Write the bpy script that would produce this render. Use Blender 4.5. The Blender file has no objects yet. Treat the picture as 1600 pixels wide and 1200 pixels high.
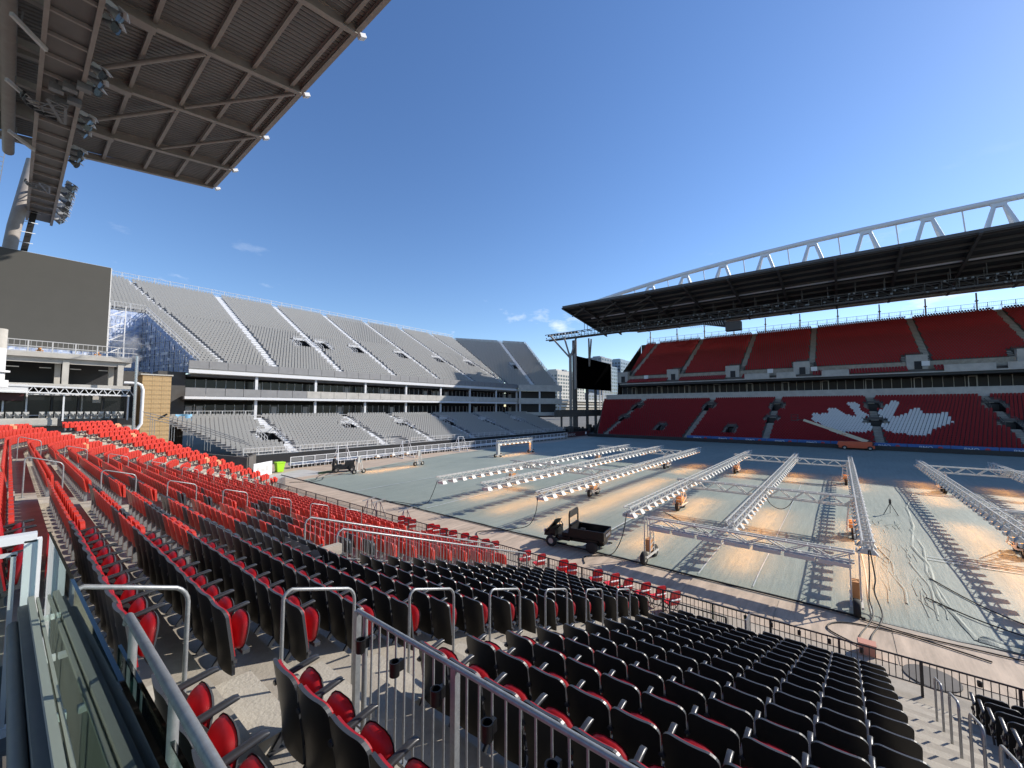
import bpy, math, random
import numpy as np
from mathutils import Vector, Matrix, Euler
random.seed(7)
PI = math.pi
S = bpy.context.scene
COL = S.collection

# ------------------------------------------------------------------ camera
A2 = math.radians(38.9158); PIT = math.radians(3.4805); FPX = 633.0; CAMH = 7.0
cam_d = bpy.data.cameras.new('camera'); cam = bpy.data.objects.new('camera', cam_d); COL.objects.link(cam)
cam.location = (0, 0, CAMH)
cam.rotation_euler = (PI/2 + PIT, 0, A2 - PI/2)
cam_d.sensor_fit = 'HORIZONTAL'; cam_d.sensor_width = 36.0; cam_d.lens = 36.0*FPX/1600.0
cam_d.clip_start = 0.05; cam_d.clip_end = 6000
S.camera = cam
S.render.resolution_x = 1024; S.render.resolution_y = 768
# ------------------------------------------------------------------ sky + sun
SUN = Vector((1.3, -0.9, 1.0)).normalized()
elev = math.asin(SUN.z)
W = bpy.data.worlds.new("World"); S.world = W; W.use_nodes = True
nt = W.node_tree; nt.nodes.clear()
def wn(t, **k):
    n = nt.nodes.new(t)
    for a, b in k.items(): setattr(n, a, b)
    return n
sky = wn('ShaderNodeTexSky', sky_type='NISHITA'); sky.sun_disc = False
sky.sun_elevation = elev; sky.sun_rotation = math.atan2(SUN.x, SUN.y)
sky.altitude = 100; sky.air_density = 1.0; sky.dust_density = 0.15; sky.ozone_density = 2.6
tc = wn('ShaderNodeTexCoord'); sep = wn('ShaderNodeSeparateXYZ')
nt.links.new(tc.outputs['Generated'], sep.inputs[0])
mapn = wn('ShaderNodeMapping'); mapn.inputs['Scale'].default_value = (1, 1, 2.6); mapn.inputs['Rotation'].default_value = (0, 0, math.radians(15)); mapn.inputs['Location'].default_value = (0.31, 0.12, 0.4)
nt.links.new(tc.outputs['Generated'], mapn.inputs[0])
noi = wn('ShaderNodeTexNoise'); noi.inputs['Scale'].default_value = 5.5; noi.inputs['Detail'].default_value = 9; noi.inputs['Roughness'].default_value = .6
nt.links.new(mapn.outputs[0], noi.inputs['Vector'])
cr = wn('ShaderNodeValToRGB'); cr.color_ramp.elements[0].position = .595; cr.color_ramp.elements[1].position = .70
nt.links.new(noi.outputs['Fac'], cr.inputs[0])
band = wn('ShaderNodeValToRGB'); e = band.color_ramp.elements
e[0].position = .0; e[0].color = (1, 1, 1, 1); e[1].position = .40; e[1].color = (0, 0, 0, 1)
m1 = band.color_ramp.elements.new(.16); m1.color = (1, 1, 1, 1)
m2 = band.color_ramp.elements.new(.30); m2.color = (.25, .25, .25, 1)
nt.links.new(sep.outputs['Z'], band.inputs[0])
mul = wn('ShaderNodeMath', operation='MULTIPLY'); nt.links.new(cr.outputs[0], mul.inputs[0]); nt.links.new(band.outputs[0], mul.inputs[1])
mul2 = wn('ShaderNodeMath', operation='MULTIPLY'); mul2.inputs[1].default_value = .75; nt.links.new(mul.outputs[0], mul2.inputs[0])
mix = wn('ShaderNodeMixRGB'); mix.inputs[2].default_value = (7.5, 7.9, 8.6, 1)
nt.links.new(mul2.outputs[0], mix.inputs[0]); nt.links.new(sky.outputs[0], mix.inputs[1])
hs = wn('ShaderNodeHueSaturation'); hs.inputs['Hue'].default_value = .507; hs.inputs['Saturation'].default_value = 1.15; hs.inputs['Value'].default_value = 1.14
nt.links.new(sky.outputs[0], hs.inputs['Color']); nt.links.new(hs.outputs[0], mix.inputs[1])
bg = wn('ShaderNodeBackground'); bg.inputs[1].default_value = 0.14
nt.links.new(mix.outputs[0], bg.inputs[0])
wo = wn('ShaderNodeOutputWorld'); nt.links.new(bg.outputs[0], wo.inputs[0])
sl = bpy.data.lights.new('sun', 'SUN'); sl.energy = 5.0; sl.angle = math.radians(.5); sl.color = (1, .93, .83)
so = bpy.data.objects.new('sun', sl); COL.objects.link(so)
so.rotation_euler = (-SUN).to_track_quat('-Z', 'Y').to_euler(); so.location = (60, -60, 80)
S.view_settings.view_transform = 'Standard'; S.view_settings.look = 'None'; S.view_settings.gamma = 1
S.view_settings.use_curve_mapping = False; S.view_settings.exposure = 0.18

# ------------------------------------------------------------------ materials
MATS = {}
def mat(name, col, rough=.6, metal=0., noise=0., nscale=3., col2=None, bump=0., bscale=30., emit=None, estr=0., spec=None, streak=None):
    m = bpy.data.materials.new(name); m.use_nodes = True; MATS[name] = m
    n = m.node_tree; b = n.nodes['Principled BSDF']
    b.inputs['Base Color'].default_value = (*col, 1); b.inputs['Roughness'].default_value = rough; b.inputs['Metallic'].default_value = metal
    if spec is not None: b.inputs['Specular IOR Level'].default_value = spec
    if emit: b.inputs['Emission Color'].default_value = (*emit, 1); b.inputs['Emission Strength'].default_value = estr
    if noise or bump:
        t = n.nodes.new('ShaderNodeTexCoord'); mp = n.nodes.new('ShaderNodeMapping')
        n.links.new(t.outputs['Object'], mp.inputs[0])
        if streak: mp.inputs['Scale'].default_value = streak
    if noise:
        a = n.nodes.new('ShaderNodeTexNoise'); a.inputs['Scale'].default_value = nscale; a.inputs['Detail'].default_value = 7; a.inputs['Roughness'].default_value = .65
        n.links.new(mp.outputs[0], a.inputs['Vector'])
        r = n.nodes.new('ShaderNodeValToRGB'); r.color_ramp.elements[0].position = .3; r.color_ramp.elements[1].position = .7
        c2 = col2 if col2 else tuple(c*(1-noise) for c in col)
        c1 = col if col2 else tuple(min(1, c*(1+noise*.6)) for c in col)
        r.color_ramp.elements[0].color = (*c2, 1); r.color_ramp.elements[1].color = (*c1, 1)
        n.links.new(a.outputs['Fac'], r.inputs[0]); n.links.new(r.outputs[0], b.inputs['Base Color'])
    if bump:
        a = n.nodes.new('ShaderNodeTexNoise'); a.inputs['Scale'].default_value = bscale; a.inputs['Detail'].default_value = 5
        n.links.new(mp.outputs[0], a.inputs['Vector'])
        bp = n.nodes.new('ShaderNodeBump'); bp.inputs['Strength'].default_value = bump; bp.inputs['Distance'].default_value = .03
        n.links.new(a.outputs['Fac'], bp.inputs['Height']); n.links.new(bp.outputs[0], b.inputs['Normal'])
    return m
mat('concrete', (.40, .36, .30), .85, noise=.30, nscale=1.3, bump=.25, bscale=25)
mat('concrete_stair', (.46, .42, .35), .85, noise=.18, nscale=2.3, bump=.3, bscale=30)
mat('concrete_pale', (.52, .50, .46), .8, noise=.18, nscale=.8)
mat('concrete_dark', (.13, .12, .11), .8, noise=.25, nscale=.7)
mat('apron', (.42, .36, .29), .85, noise=.35, nscale=.35, bump=.2, bscale=6)
mat('plywood', (.52, .41, .31), .75, noise=.35, nscale=1.0, streak=(.5, 3, 1), bump=.1, bscale=8)
mat('outer_ground', (.16, .15, .13), .9, noise=.3, nscale=.05)
mat('black_plastic', (.006, .006, .007), .42, bump=.05, bscale=120)
mat('dark_plastic', (.045, .048, .055), .38)
mat('grey_arm', (.035, .036, .04), .32)
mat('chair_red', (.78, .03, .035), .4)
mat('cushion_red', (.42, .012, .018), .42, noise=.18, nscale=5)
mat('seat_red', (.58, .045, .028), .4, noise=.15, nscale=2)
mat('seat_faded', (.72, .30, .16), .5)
mat('seat_red_shaded', (.28, .008, .016), .55, noise=.14, nscale=.6)  # lower opposite seats: red darkened to carry the shade of the stand
mat('seat_upper_shaded', (.38, .010, .014), .5, noise=.14, nscale=.6)  # upper opposite seats: shade under the roof put into the red
mat('seat_white', (.78, .78, .78), .5)
mat('seat_grey', (.42, .415, .40), .5)
mat('seat_greylight', (.52, .515, .50), .5)
mat('galv', (.33, .34, .345), .42, .45, noise=.22, nscale=22)
mat('steel_dark', (.035, .035, .038), .5, .3)
mat('alu', (.60, .60, .60), .45, .15)
mat('deck_alu', (.27, .27, .275), .55, .1, noise=.12, nscale=1.5)
mat('white_paint', (.74, .75, .77), .45)
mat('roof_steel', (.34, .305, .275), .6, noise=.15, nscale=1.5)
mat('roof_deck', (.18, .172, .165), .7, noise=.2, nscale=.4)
mat('roof_top', (.45, .46, .47), .6)
mat('fixture', (.20, .205, .21), .45, .3)
mat('dark_panel', (.016, .016, .018), .5)
mat('parapet_light', (.30, .29, .26), .6)
mat('parapet_grey', (.16, .155, .14), .6, noise=.15, nscale=4)
mat('screen_near', (.085, .083, .076), .75, noise=.05, nscale=.6)
mat('screen_far', (.002, .002, .0025), 1.0, spec=0)
mat('vehicle_black', (.004, .004, .0045), .5, spec=.3)
mat('vehicle_grey', (.02, .02, .021), .45, spec=.4)
mat('far_steel_shaded', (.085, .08, .078), .6)  # darker copy of the roof steel, far roof's shade in the colour
mat('far_deck_shaded', (.05, .05, .052), .8)  # far roof sheet, its underside shade worked into the base colour
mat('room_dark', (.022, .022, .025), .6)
mat('room_mid', (.09, .085, .08), .7, noise=.3, nscale=.8)
mat('window_glass', (.014, .015, .017), .22, spec=.35)
mat('curtain', (.45, .43, .40), .8)
mat('brick_tan', (.50, .34, .17), .85, noise=.12, nscale=1.0)
def brickmat():
    m = MATS['brick_tan']; n = m.node_tree; b = n.nodes['Principled BSDF']; t = n.nodes.new('ShaderNodeTexCoord'); sp_ = n.nodes.new('ShaderNodeSeparateXYZ'); cb_ = n.nodes.new('ShaderNodeCombineXYZ')
    n.links.new(t.outputs['Object'], sp_.inputs[0]); n.links.new(sp_.outputs['X'], cb_.inputs['X']); n.links.new(sp_.outputs['Z'], cb_.inputs['Y'])
    k = n.nodes.new('ShaderNodeTexBrick'); k.inputs['Scale'].default_value = 1.0; k.inputs['Brick Width'].default_value = .44; k.inputs['Row Height'].default_value = .178; k.inputs['Mortar Size'].default_value = .012
    k.inputs['Color1'].default_value = (.58, .40, .20, 1); k.inputs['Color2'].default_value = (.40, .265, .125, 1); k.inputs['Mortar'].default_value = (.30, .24, .17, 1)
    n.links.new(cb_.outputs[0], k.inputs['Vector']); n.links.new(k.outputs[0], b.inputs['Base Color'])
brickmat()
mat('brick_tan_dark', (.42, .28, .14), .85)
mat('net_blue', (.20, .32, .62), .8, noise=.9, nscale=3.2, col2=(.80, .84, .90), streak=(1, .6, 1.6))
mat('stack_steel', (.55, .55, .57), .25, .8)
mat('ad_blue', (.04, .13, .36), .5); mat('ad_red', (.55, .05, .06), .5); mat('ad_dark', (.06, .012, .015), .5)
mat('rubber', (.018, .018, .018), .8); mat('rim', (.45, .42, .36), .5)
mat('hivis', (.45, .85, .03), .5)
mat('lift_orange', (.62, .10, .03), .5); mat('lift_cream', (.62, .55, .40), .5)
mat('rust_orange', (.60, .28, .10), .6); mat('cable', (.012, .012, .012), .6)
mat('truss_white', (.58, .57, .53), .45)
mat('lamp_glow', (.9, .6, .3), .4, emit=(1, .46, .12), estr=5)
mat('grass', (.045, .085, .02), .9, noise=.4, nscale=12)
mat('bldg_cream', (.52, .50, .46), .8); mat('bldg_grey', (.22, .25, .29), .6); mat('bldg_blue', (.20, .27, .34), .35); mat('bldg_window', (.07, .09, .11), .15)
mat('sign_red', (.70, .05, .05), .5); mat('headlamp', (.6, .6, .62), .15)
mat('skin', (.45, .26, .17), .6); mat('cloth_dark', (.03, .028, .03), .8)
mat('coil_pink', (.55, .25, .18), .7)
# glass
def glassmat(name, tint, alpha):
    m = bpy.data.materials.new(name); m.use_nodes = True; MATS[name] = m; n = m.node_tree; n.nodes.clear()
    tr = n.nodes.new('ShaderNodeBsdfTransparent'); tr.inputs[0].default_value = (*tint, 1)
    gl = n.nodes.new('ShaderNodeBsdfGlossy'); gl.inputs['Roughness'].default_value = .02
    gl.inputs[0].default_value = (.9, .95, .95, 1)
    fr = n.nodes.new('ShaderNodeFresnel'); fr.inputs[0].default_value = 1.22
    ad = n.nodes.new('ShaderNodeMath'); ad.operation = 'ADD'; ad.inputs[1].default_value = alpha; n.links.new(fr.outputs[0], ad.inputs[0])
    mx = n.nodes.new('ShaderNodeMixShader'); n.links.new(ad.outputs[0], mx.inputs[0]); n.links.new(tr.outputs[0], mx.inputs[1]); n.links.new(gl.outputs[0], mx.inputs[2])
    o = n.nodes.new('ShaderNodeOutputMaterial'); n.links.new(mx.outputs[0], o.inputs[0])
glassmat('glass', (.84, .91, .88), .015)
glassmat('glass_edge', (.10, .25, .26), .05)
# turf cover: woven grey green sheet, faint seams and creases
def covermat():
    m = mat('cover', (.20, .255, .25), .62); n = m.node_tree; b = n.nodes['Principled BSDF']; L = n.links
    t = n.nodes.new('ShaderNodeTexCoord')
    def noise(scale, st, det=6, rough=.6):
        mp = n.nodes.new('ShaderNodeMapping'); mp.inputs['Scale'].default_value = st; L.new(t.outputs['Object'], mp.inputs[0])
        a = n.nodes.new('ShaderNodeTexNoise'); a.inputs['Scale'].default_value = scale; a.inputs['Detail'].default_value = det; a.inputs['Roughness'].default_value = rough
        L.new(mp.outputs[0], a.inputs['Vector']); return a
    a = noise(.12, (1, 1, 1)); bb = noise(.9, (.35, 4, 1), 8, .7); c = noise(14, (1, 1, 1), 4)
    r = n.nodes.new('ShaderNodeValToRGB'); r.color_ramp.elements[0].position = .34; r.color_ramp.elements[1].position = .68
    r.color_ramp.elements[0].color = (.165, .205, .178, 1); r.color_ramp.elements[1].color = (.315, .35, .30, 1)
    mm = n.nodes.new('ShaderNodeMath'); mm.operation = 'MULTIPLY_ADD'; mm.inputs[1].default_value = .45; L.new(bb.outputs['Fac'], mm.inputs[0])
    m3 = n.nodes.new('ShaderNodeMath'); m3.operation = 'MULTIPLY'; m3.inputs[1].default_value = .40; L.new(a.outputs['Fac'], m3.inputs[0]); L.new(m3.outputs[0], mm.inputs[2])
    m4 = n.nodes.new('ShaderNodeMath'); m4.operation = 'MULTIPLY_ADD'; m4.inputs[1].default_value = .30; L.new(c.outputs['Fac'], m4.inputs[0]); L.new(mm.outputs[0], m4.inputs[2])
    L.new(m4.outputs[0], r.inputs[0]); L.new(r.outputs[0], b.inputs['Base Color'])
    bp = n.nodes.new('ShaderNodeBump'); bp.inputs['Strength'].default_value = .5; bp.inputs['Distance'].default_value = .06
    fn = noise(7, (1, 2.2, 1), 6, .7); ma = n.nodes.new('ShaderNodeMath'); ma.operation = 'MULTIPLY_ADD'; ma.inputs[1].default_value = .35; L.new(fn.outputs['Fac'], ma.inputs[0]); L.new(bb.outputs['Fac'], ma.inputs[2]); L.new(ma.outputs[0], bp.inputs['Height']); L.new(bp.outputs[0], b.inputs['Normal'])
covermat()
mat('sheet_white', (.55, .60, .60), .45, noise=.25, nscale=3)

# ------------------------------------------------------------------ mesh helpers
class MB:
    def __init__(s): s.v = []; s.f = []; s.m = []; s.sm = []
    def add(s, vs, fs, mi=0, smooth=False):
        o = len(s.v); s.v.extend(tuple(v) for v in vs)
        for f in fs: s.f.append(tuple(i+o for i in f)); s.m.append(mi); s.sm.append(smooth)
    def box(s, a, b, mi=0):
        x0, y0, z0 = a; x1, y1, z1 = b
        s.add([(x0,y0,z0),(x1,y0,z0),(x1,y1,z0),(x0,y1,z0),(x0,y0,z1),(x1,y0,z1),(x1,y1,z1),(x0,y1,z1)],
              [(0,3,2,1),(4,5,6,7),(0,1,5,4),(1,2,6,5),(2,3,7,6),(3,0,4,7)], mi)
    def hexa(s, p, mi=0): s.add(p, [(0,3,2,1),(4,5,6,7),(0,1,5,4),(1,2,6,5),(2,3,7,6),(3,0,4,7)], mi)
    def bar(s, a, b, w, h=None, mi=0, up=(0,0,1)):
        h = h or w; a = Vector(a); b = Vector(b); d = (b-a).normalized(); u = Vector(up)
        if abs(d.dot(u)) > .98: u = Vector((1,0,0))
        r = d.cross(u).normalized(); u = r.cross(d)
        p = []
        for q in (a, b):
            for (i, j) in ((-1,-1),(1,-1),(1,1),(-1,1)): p.append(q + r*i*w/2 + u*j*h/2)
        s.add(p, [(0,1,2,3),(7,6,5,4),(0,4,5,1),(1,5,6,2),(2,6,7,3),(3,7,4,0)], mi)
    def tube(s, pts, r, n=8, mi=0, smooth=True):
        pts = [Vector(p) for p in pts]; rings = []
        for i, p in enumerate(pts):
            d = (pts[min(i+1, len(pts)-1)] - pts[max(i-1, 0)]).normalized()
            u = Vector((0,0,1)) if abs(d.z) < .95 else Vector((1,0,0))
            if i: u = pu
            rr = d.cross(u).normalized(); uu = rr.cross(d).normalized(); pu = uu
            rad = r[i] if isinstance(r, (list, tuple)) else r
            rings.append([p + (rr*math.cos(2*PI*k/n) + uu*math.sin(2*PI*k/n))*rad for k in range(n)])
        vs = [v for g in rings for v in g]; fs = []
        for i in range(len(rings)-1):
            for k in range(n): fs.append((i*n+k, i*n+(k+1)%n, (i+1)*n+(k+1)%n, (i+1)*n+k))
        s.add(vs, fs, mi, smooth)
        s.add(rings[0], [tuple(range(n))[::-1]], mi); s.add(rings[-1], [tuple(range(n))], mi)
    def cyl(s, a, b, r, n=12, mi=0): s.tube([a, b], r, n, mi)
    def panel(s, outline, fx, t, mi=0, smooth=False):
        """outline: list of (y,z); fx(y,z)->x of the back face; t thickness along +x"""
        n = len(outline); A = [(fx(y, z), y, z) for y, z in outline]; B = [(fx(y, z)+t, y, z) for y, z in outline]
        cy = sum(p[0] for p in outline)/n; cz = sum(p[1] for p in outline)/n
        s.add(A+[(fx(cy, cz), cy, cz)], [(i, n, (i+1) % n) for i in range(n)], mi, smooth)
        s.add(B+[(fx(cy, cz)+t, cy, cz)], [(i, (i+1) % n, n) for i in range(n)], mi, smooth)
        s.add(A+B, [(i, (i+1) % n, n+(i+1) % n, n+i) for i in range(n)], mi, False)
    def mesh(s, name, mats):
        me = bpy.data.meshes.new(name); me.from_pydata(s.v, [], s.f)
        for m in mats: me.materials.append(MATS[m])
        me.polygons.foreach_set('material_index', s.m); me.polygons.foreach_set('use_smooth', s.sm); me.update()
        return me
def obj(name, mb, mats, parent=None, loc=None, kind=None, label=None, cat=None, group=None):
    if isinstance(mats, str): mats = [mats]
    me = mb if isinstance(mb, bpy.types.Mesh) else mb.mesh(name, mats)
    o = bpy.data.objects.new(name, me); COL.objects.link(o)
    if parent: o.parent = parent
    if loc is not None: o.location = loc
    tag(o, label, cat, group, kind); return o
def tag(o, label=None, cat=None, group=None, kind=None):
    if label: o['label'] = label
    if cat: o['category'] = cat
    if group: o['group'] = group
    if kind: o['kind'] = kind
def thing(name, label, cat, loc=(0,0,0), rz=0, group=None):
    o = bpy.data.objects.new(name, None); COL.objects.link(o); o.location = loc; o.rotation_euler = (0,0,rz); o.empty_display_size = .2
    tag(o, label, cat, group); return o
def ordn(n):
    w = ['zeroth','first','second','third','fourth','fifth','sixth','seventh','eighth','ninth','tenth','eleventh','twelfth']
    if n < 13: return w[n]
    return f"{n}{'th' if 10 <= n % 100 <= 20 else {1:'st',2:'nd',3:'rd'}.get(n % 10, 'th')}"
def view(p):
    """pixel position (1600 wide) and depth of a point, used only to rank which seats show largest"""
    F = Vector((math.cos(A2)*math.cos(PIT), math.sin(A2)*math.cos(PIT), math.sin(PIT)))
    U = Vector((-math.cos(A2)*math.sin(PIT), -math.sin(A2)*math.sin(PIT), math.cos(PIT))); R = Vector((math.sin(A2), -math.cos(A2), 0))
    d = Vector(p)-Vector((0,0,CAMH)); w = d.dot(F)
    if w < .2: return (1e5, 1e5, w)
    return (800+FPX*d.dot(R)/w, 600-FPX*d.dot(U)/w, w)
def bake(name, mb, mats, places, **kw):
    """many copies of one small mesh joined into one object. places: list of (x,y,z,rz)"""
    V = np.array(mb.v, dtype=np.float32); nv = len(V); P = np.array(places, dtype=np.float32); n = len(P)
    c, s_ = np.cos(P[:,3]), np.sin(P[:,3])
    X = V[None,:,0]*c[:,None]-V[None,:,1]*s_[:,None]+P[:,0:1]; Y = V[None,:,0]*s_[:,None]+V[None,:,1]*c[:,None]+P[:,1:2]; Z = V[None,:,2]+P[:,2:3]
    co = np.stack([X,Y,Z], -1).reshape(-1)
    lens = np.array([len(f) for f in mb.f], np.int32); idx = np.array([i for f in mb.f for i in f], np.int32)
    L = np.tile(lens, n); I = (idx[None,:]+np.arange(n, dtype=np.int32)[:,None]*nv).reshape(-1)
    me = bpy.data.meshes.new(name); me.vertices.add(n*nv); me.vertices.foreach_set('co', co)
    me.loops.add(len(I)); me.loops.foreach_set('vertex_index', I)
    me.polygons.add(len(L)); me.polygons.foreach_set('loop_start', np.concatenate([[0], np.cumsum(L)[:-1]]).astype(np.int32))
    me.polygons.foreach_set('loop_total', L)
    for m in mats: me.materials.append(MATS[m])
    me.polygons.foreach_set('material_index', np.tile(np.array(mb.m, np.int32), n)); me.polygons.foreach_set('use_smooth', np.tile(np.array(mb.sm, bool), n))
    me.update(calc_edges=True); me.validate()
    return obj(name, me, mats, **kw)
def children_map(root): return [(c, [(g) for g in c.children]) for c in root.children]
def dup(root, kids, loc, rz, label=None, group=None):
    r = root.copy(); COL.objects.link(r); r.location = loc; r.rotation_euler = (0,0,rz)
    if label: r['label'] = label
    if group: r['group'] = group
    for ch, gs in kids:
        c = ch.copy(); COL.objects.link(c); c.parent = r
        for g in gs: d = g.copy(); COL.objects.link(d); d.parent = c
    return r
def populate(proto, kids, places, labels, stuff_mb, stuff_mats, stuff_name, stuff_kw, limit=300, group=None):
    """the seats that show largest become single things, the rest one mass"""
    sc = []
    for i, (x, y, z, r) in enumerate(places):
        px, py, w = view((x, y, z+.5)); ok = -40 < px < 1640 and -40 < py < 1270
        sc.append((0 if ok else 1, w, i))
    sc.sort(); first = True; rest = []
    vis = [t for t in sc if t[0] == 0]
    for n_, (bad, w, i) in enumerate(sc):
        if bad: 
            if w < 60 and w > -8: rest.append(places[i])
            continue
        if n_ < limit:
            x, y, z, r = places[i]
            if first: proto.location = (x,y,z); proto.rotation_euler = (0,0,r); proto['label'] = labels[i]; first = False
            else: dup(proto, kids, (x,y,z), r, labels[i])
        else: rest.append(places[i])
    if rest: bake(stuff_name, stuff_mb, stuff_mats, rest, kind='stuff', **stuff_kw)

# ------------------------------------------------------------------ ground
g = MB(); g.add([(-3000,-3000,-.02),(3000,-3000,-.02),(3000,3000,-.02),(-3000,3000,-.02)], [(0,1,2,3)])
obj('ground', g, 'outer_ground', kind='structure')
g = MB(); g.add([(12,-90,0),(96,-90,0),(96,72,0),(12,72,0)], [(0,1,2,3)])
obj('concrete_apron', g, 'apron', kind='structure')
# plywood roadway along the touchline: separate boards
road = thing('roadway', None, None); tag(road, kind='structure')
for i in range(22):
    y0 = -22+i*3.0
    b = MB(); b.box((15.6, y0+.02, .004), (18.0, y0+2.98, .016+.004*(i % 2)))
    obj('board', b, 'plywood', road)
# turf cover with creased edges
n1, n2 = 150, 150
b = MB(); vs = []
for i in range(n1+1):
    for j in range(n2+1):
        x = 18.35+(92-18.35)*(i/n1)**1.6; ye = 40.6+min(6.2, (x-18.3)*.25); y = -62+(ye+62)*j/n2
        z = .03+.012*math.sin(x*.9+y*.35)+.010*math.sin(y*1.7+math.sin(x*.6)*2)
        if i == 0: x += .10*math.sin(y*1.1)+.06*math.sin(y*3.3); z = .012
        if j == n2: y += .25*math.sin(x*.5); z = .012
        vs.append((x, y, z))
b.add(vs, [(i*(n2+1)+j, (i+1)*(n2+1)+j, (i+1)*(n2+1)+j+1, i*(n2+1)+j+1) for i in range(n1) for j in range(n2)], 0, True)
obj('turf_cover', b, 'cover', kind='structure')
# gathered ridges of slack sheet
def ridge(pts, w, h, name='sheet_fold', m='sheet_white'):
    b = MB(); P = []
    for i in range(len(pts)-1):
        a, c = Vector(pts[i]), Vector(pts[i+1])
        for k in range(8): P.append(a.lerp(c, k/8))
    P.append(Vector(pts[-1])); vs = []
    for i, p in enumerate(P):
        d = (P[min(i+1, len(P)-1)]-P[max(i-1, 0)]).normalized(); r = Vector((d.y, -d.x)); j = .5+.5*math.sin(i*1.3)+.4*random.random()
        q = p + r*(min(.03,w*.35)*math.sin(i*.35)+min(.012,w*.15)*random.uniform(-1,1))
        for t, hh in ((-1, 0), (-.3, .75), (0, 1), (.35, .6), (1, 0)): vs.append((q.x+r.x*w*t, q.y+r.y*w*t, .045+h*hh*j*.8))
    b.add(vs, [(i*5+k, i*5+k+1, (i+1)*5+k+1, (i+1)*5+k) for i in range(len(P)-1) for k in range(4)], 0, True)
    return b, m
cover_folds = MB()
def merge(dst, src):
    o = len(dst.v); dst.v += src.v; dst.f += [tuple(i+o for i in f) for f in src.f]; dst.m += src.m; dst.sm += src.sm
for pts, w, h in (([(47,-4.4),(40,-3.4),(34,-3.1),(29,-2.6),(26,-2.8),(22,-2.6),(18.6,-2.95)],   .07, .035),
                  ([(33,-2.9),(29,-3.0),(25,-2.6),(20.5,-2.8)], .05, .022), ([(26,-2.2),(23,-2.5),(20,-2.3)], .04, .02),
                  ([(24,-1.4),(22,-1.7),(20.5,-1.6)], .04, .018), ([(28,-1.2),(25.5,-1.6),(23.5,-1.5)], .04, .018),
                  ([(18.7,-3.0),(18.55,-4.2),(18.6,-6),(18.5,-9)], .16, .08), ([(18.3,40.8),(22,41.6),(27,43.0),(34,44.9),(44,46.6),(60,47.0)], .16, .10), ([(18.95,-3.1),(18.9,-4.2),(18.9,-6),(18.8,-9)], .10, .06)):
    merge(cover_folds, ridge(pts, w, h)[0])
for i in range(46):
    y0 = random.uniform(-2.6, -.6); x0 = random.uniform(19.5, 34); L = random.uniform(1, 3.5)
    merge(cover_folds, ridge([(x0, y0), (x0+L*.5, y0+random.uniform(-.15,.15)), (x0+L, y0+random.uniform(-.3,.3))], .022, .007)[0])
for i in range(26):
    y0 = random.uniform(8, 44); x0 = random.uniform(20, 48); L = random.uniform(2, 7)
    merge(cover_folds, ridge([(x0, y0), (x0+L*.4, y0+L*.12), (x0+L, y0+L*.5)], .03, .008)[0])
obj('cover_creases', cover_folds, 'cover', kind='stuff')
# pale taped seams / painted lines showing through
seam = MB()
for (x0,y0,x1,y1,w) in ((18.6,4.9,47,5.3,.022),(18.6,2.9,46,3.0,.02),(18.6,-.6,40,-.5,.02),(27.2,-9,27.0,-2.9,.05),(27.7,-9,27.5,-2.9,.04),(18.6,22.7,50,23.6,.05),(18.6,10.4,50,11,.04),(18.6,32,50,33,.05),(47.5,-1.2,47.2,4,.12),(47,-9,46.8,-5,.1)):
    d = Vector((x1-x0, y1-y0)).normalized(); r = Vector((d.y, -d.x))*w; nn = 30; vs = []
    for i in range(nn+1):
        t = i/nn; x = x0+(x1-x0)*t; y = y0+(y1-y0)*t+.015*math.sin(i*.7)
        vs += [(x-r.x, y-r.y, .064), (x+r.x, y+r.y, .064)]
    seam.add(vs, [(2*i, 2*i+1, 2*i+3, 2*i+2) for i in range(nn)])
obj('seam_tape', seam, 'sheet_white', kind='structure')
# end strip of bare ground, grass fragment
g = MB(); g.add([(14,40.2,.006),(92,40.2,.006),(92,55,.006),(14,55,.006)], [(0,1,2,3)]); obj('end_track', g, 'plywood', kind='structure')
g = MB(); g.add([(16.2,43.0,.012),(22.6,43.6,.012),(21.5,48.5,.012),(16.0,46.4,.012)], [(0,1,2,3)]); obj('pale_mat', g, 'concrete_pale', kind='structure')

# ------------------------------------------------------------------ near stand (rows parallel to the touchline, then curving)
TR, RS, X0, Z0 = .78, .263, 13.2, .95
CX, CY, R0 = 19.2, 35.0, 6.0
def rowX(k): return X0-TR*k
def rowZ(k): return Z0+RS*k            # top of the seat back
def floorZ(k): return rowZ(k)-.83
ARC = math.radians(50)
def rowpt(k, off, s):
    """s = distance along the row in the straight part; beyond CY, s-CY is the angle times front radius"""
    x = rowX(k)+off
    if s <= CY: return x, s, 0.
    r = CX-x; th = (s-CY)/R0
    return CX-r*math.cos(th), CY+r*math.sin(th), -th
SEND = CY+ARC*R0
KTOP = 20
def svals(a, b):
    v = [a]
    if b <= CY: return [a, b]
    if a < CY: v.append(CY)
    n = 16; s0 = max(a, CY)
    v += [s0+(b-s0)*i/n for i in range(1, n+1)]
    return v
ter = thing('terrace', None, None); tag(ter, kind='structure')
for k in range(0, KTOP):
    a = -16.0 if k < 17 else 6.2
    if k == KTOP-1: a = 6.2
    zf = floorZ(k); b = MB(); vs = []; ss = svals(a, SEND)
    xo0, xo1 = (-.13, -.13+TR) if k else (-.13, 1.3)
    for s in ss:
        x1, y1, _ = rowpt(k, xo1, s); x0, y0, _ = rowpt(k, xo0, s)
        vs += [(x0, y0, zf), (x1, y1, zf), (x1, y1, zf-RS if k else -.0)]
    for i in range(len(ss)-1):
        o = i*3; b.add([vs[o], vs[o+1], vs[o+4], vs[o+3]], [(0,1,2,3)]); b.add([vs[o+1], vs[o+2], vs[o+5], vs[o+4]], [(0,1,2,3)])
    obj('step', b, 'concrete', ter)
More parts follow.
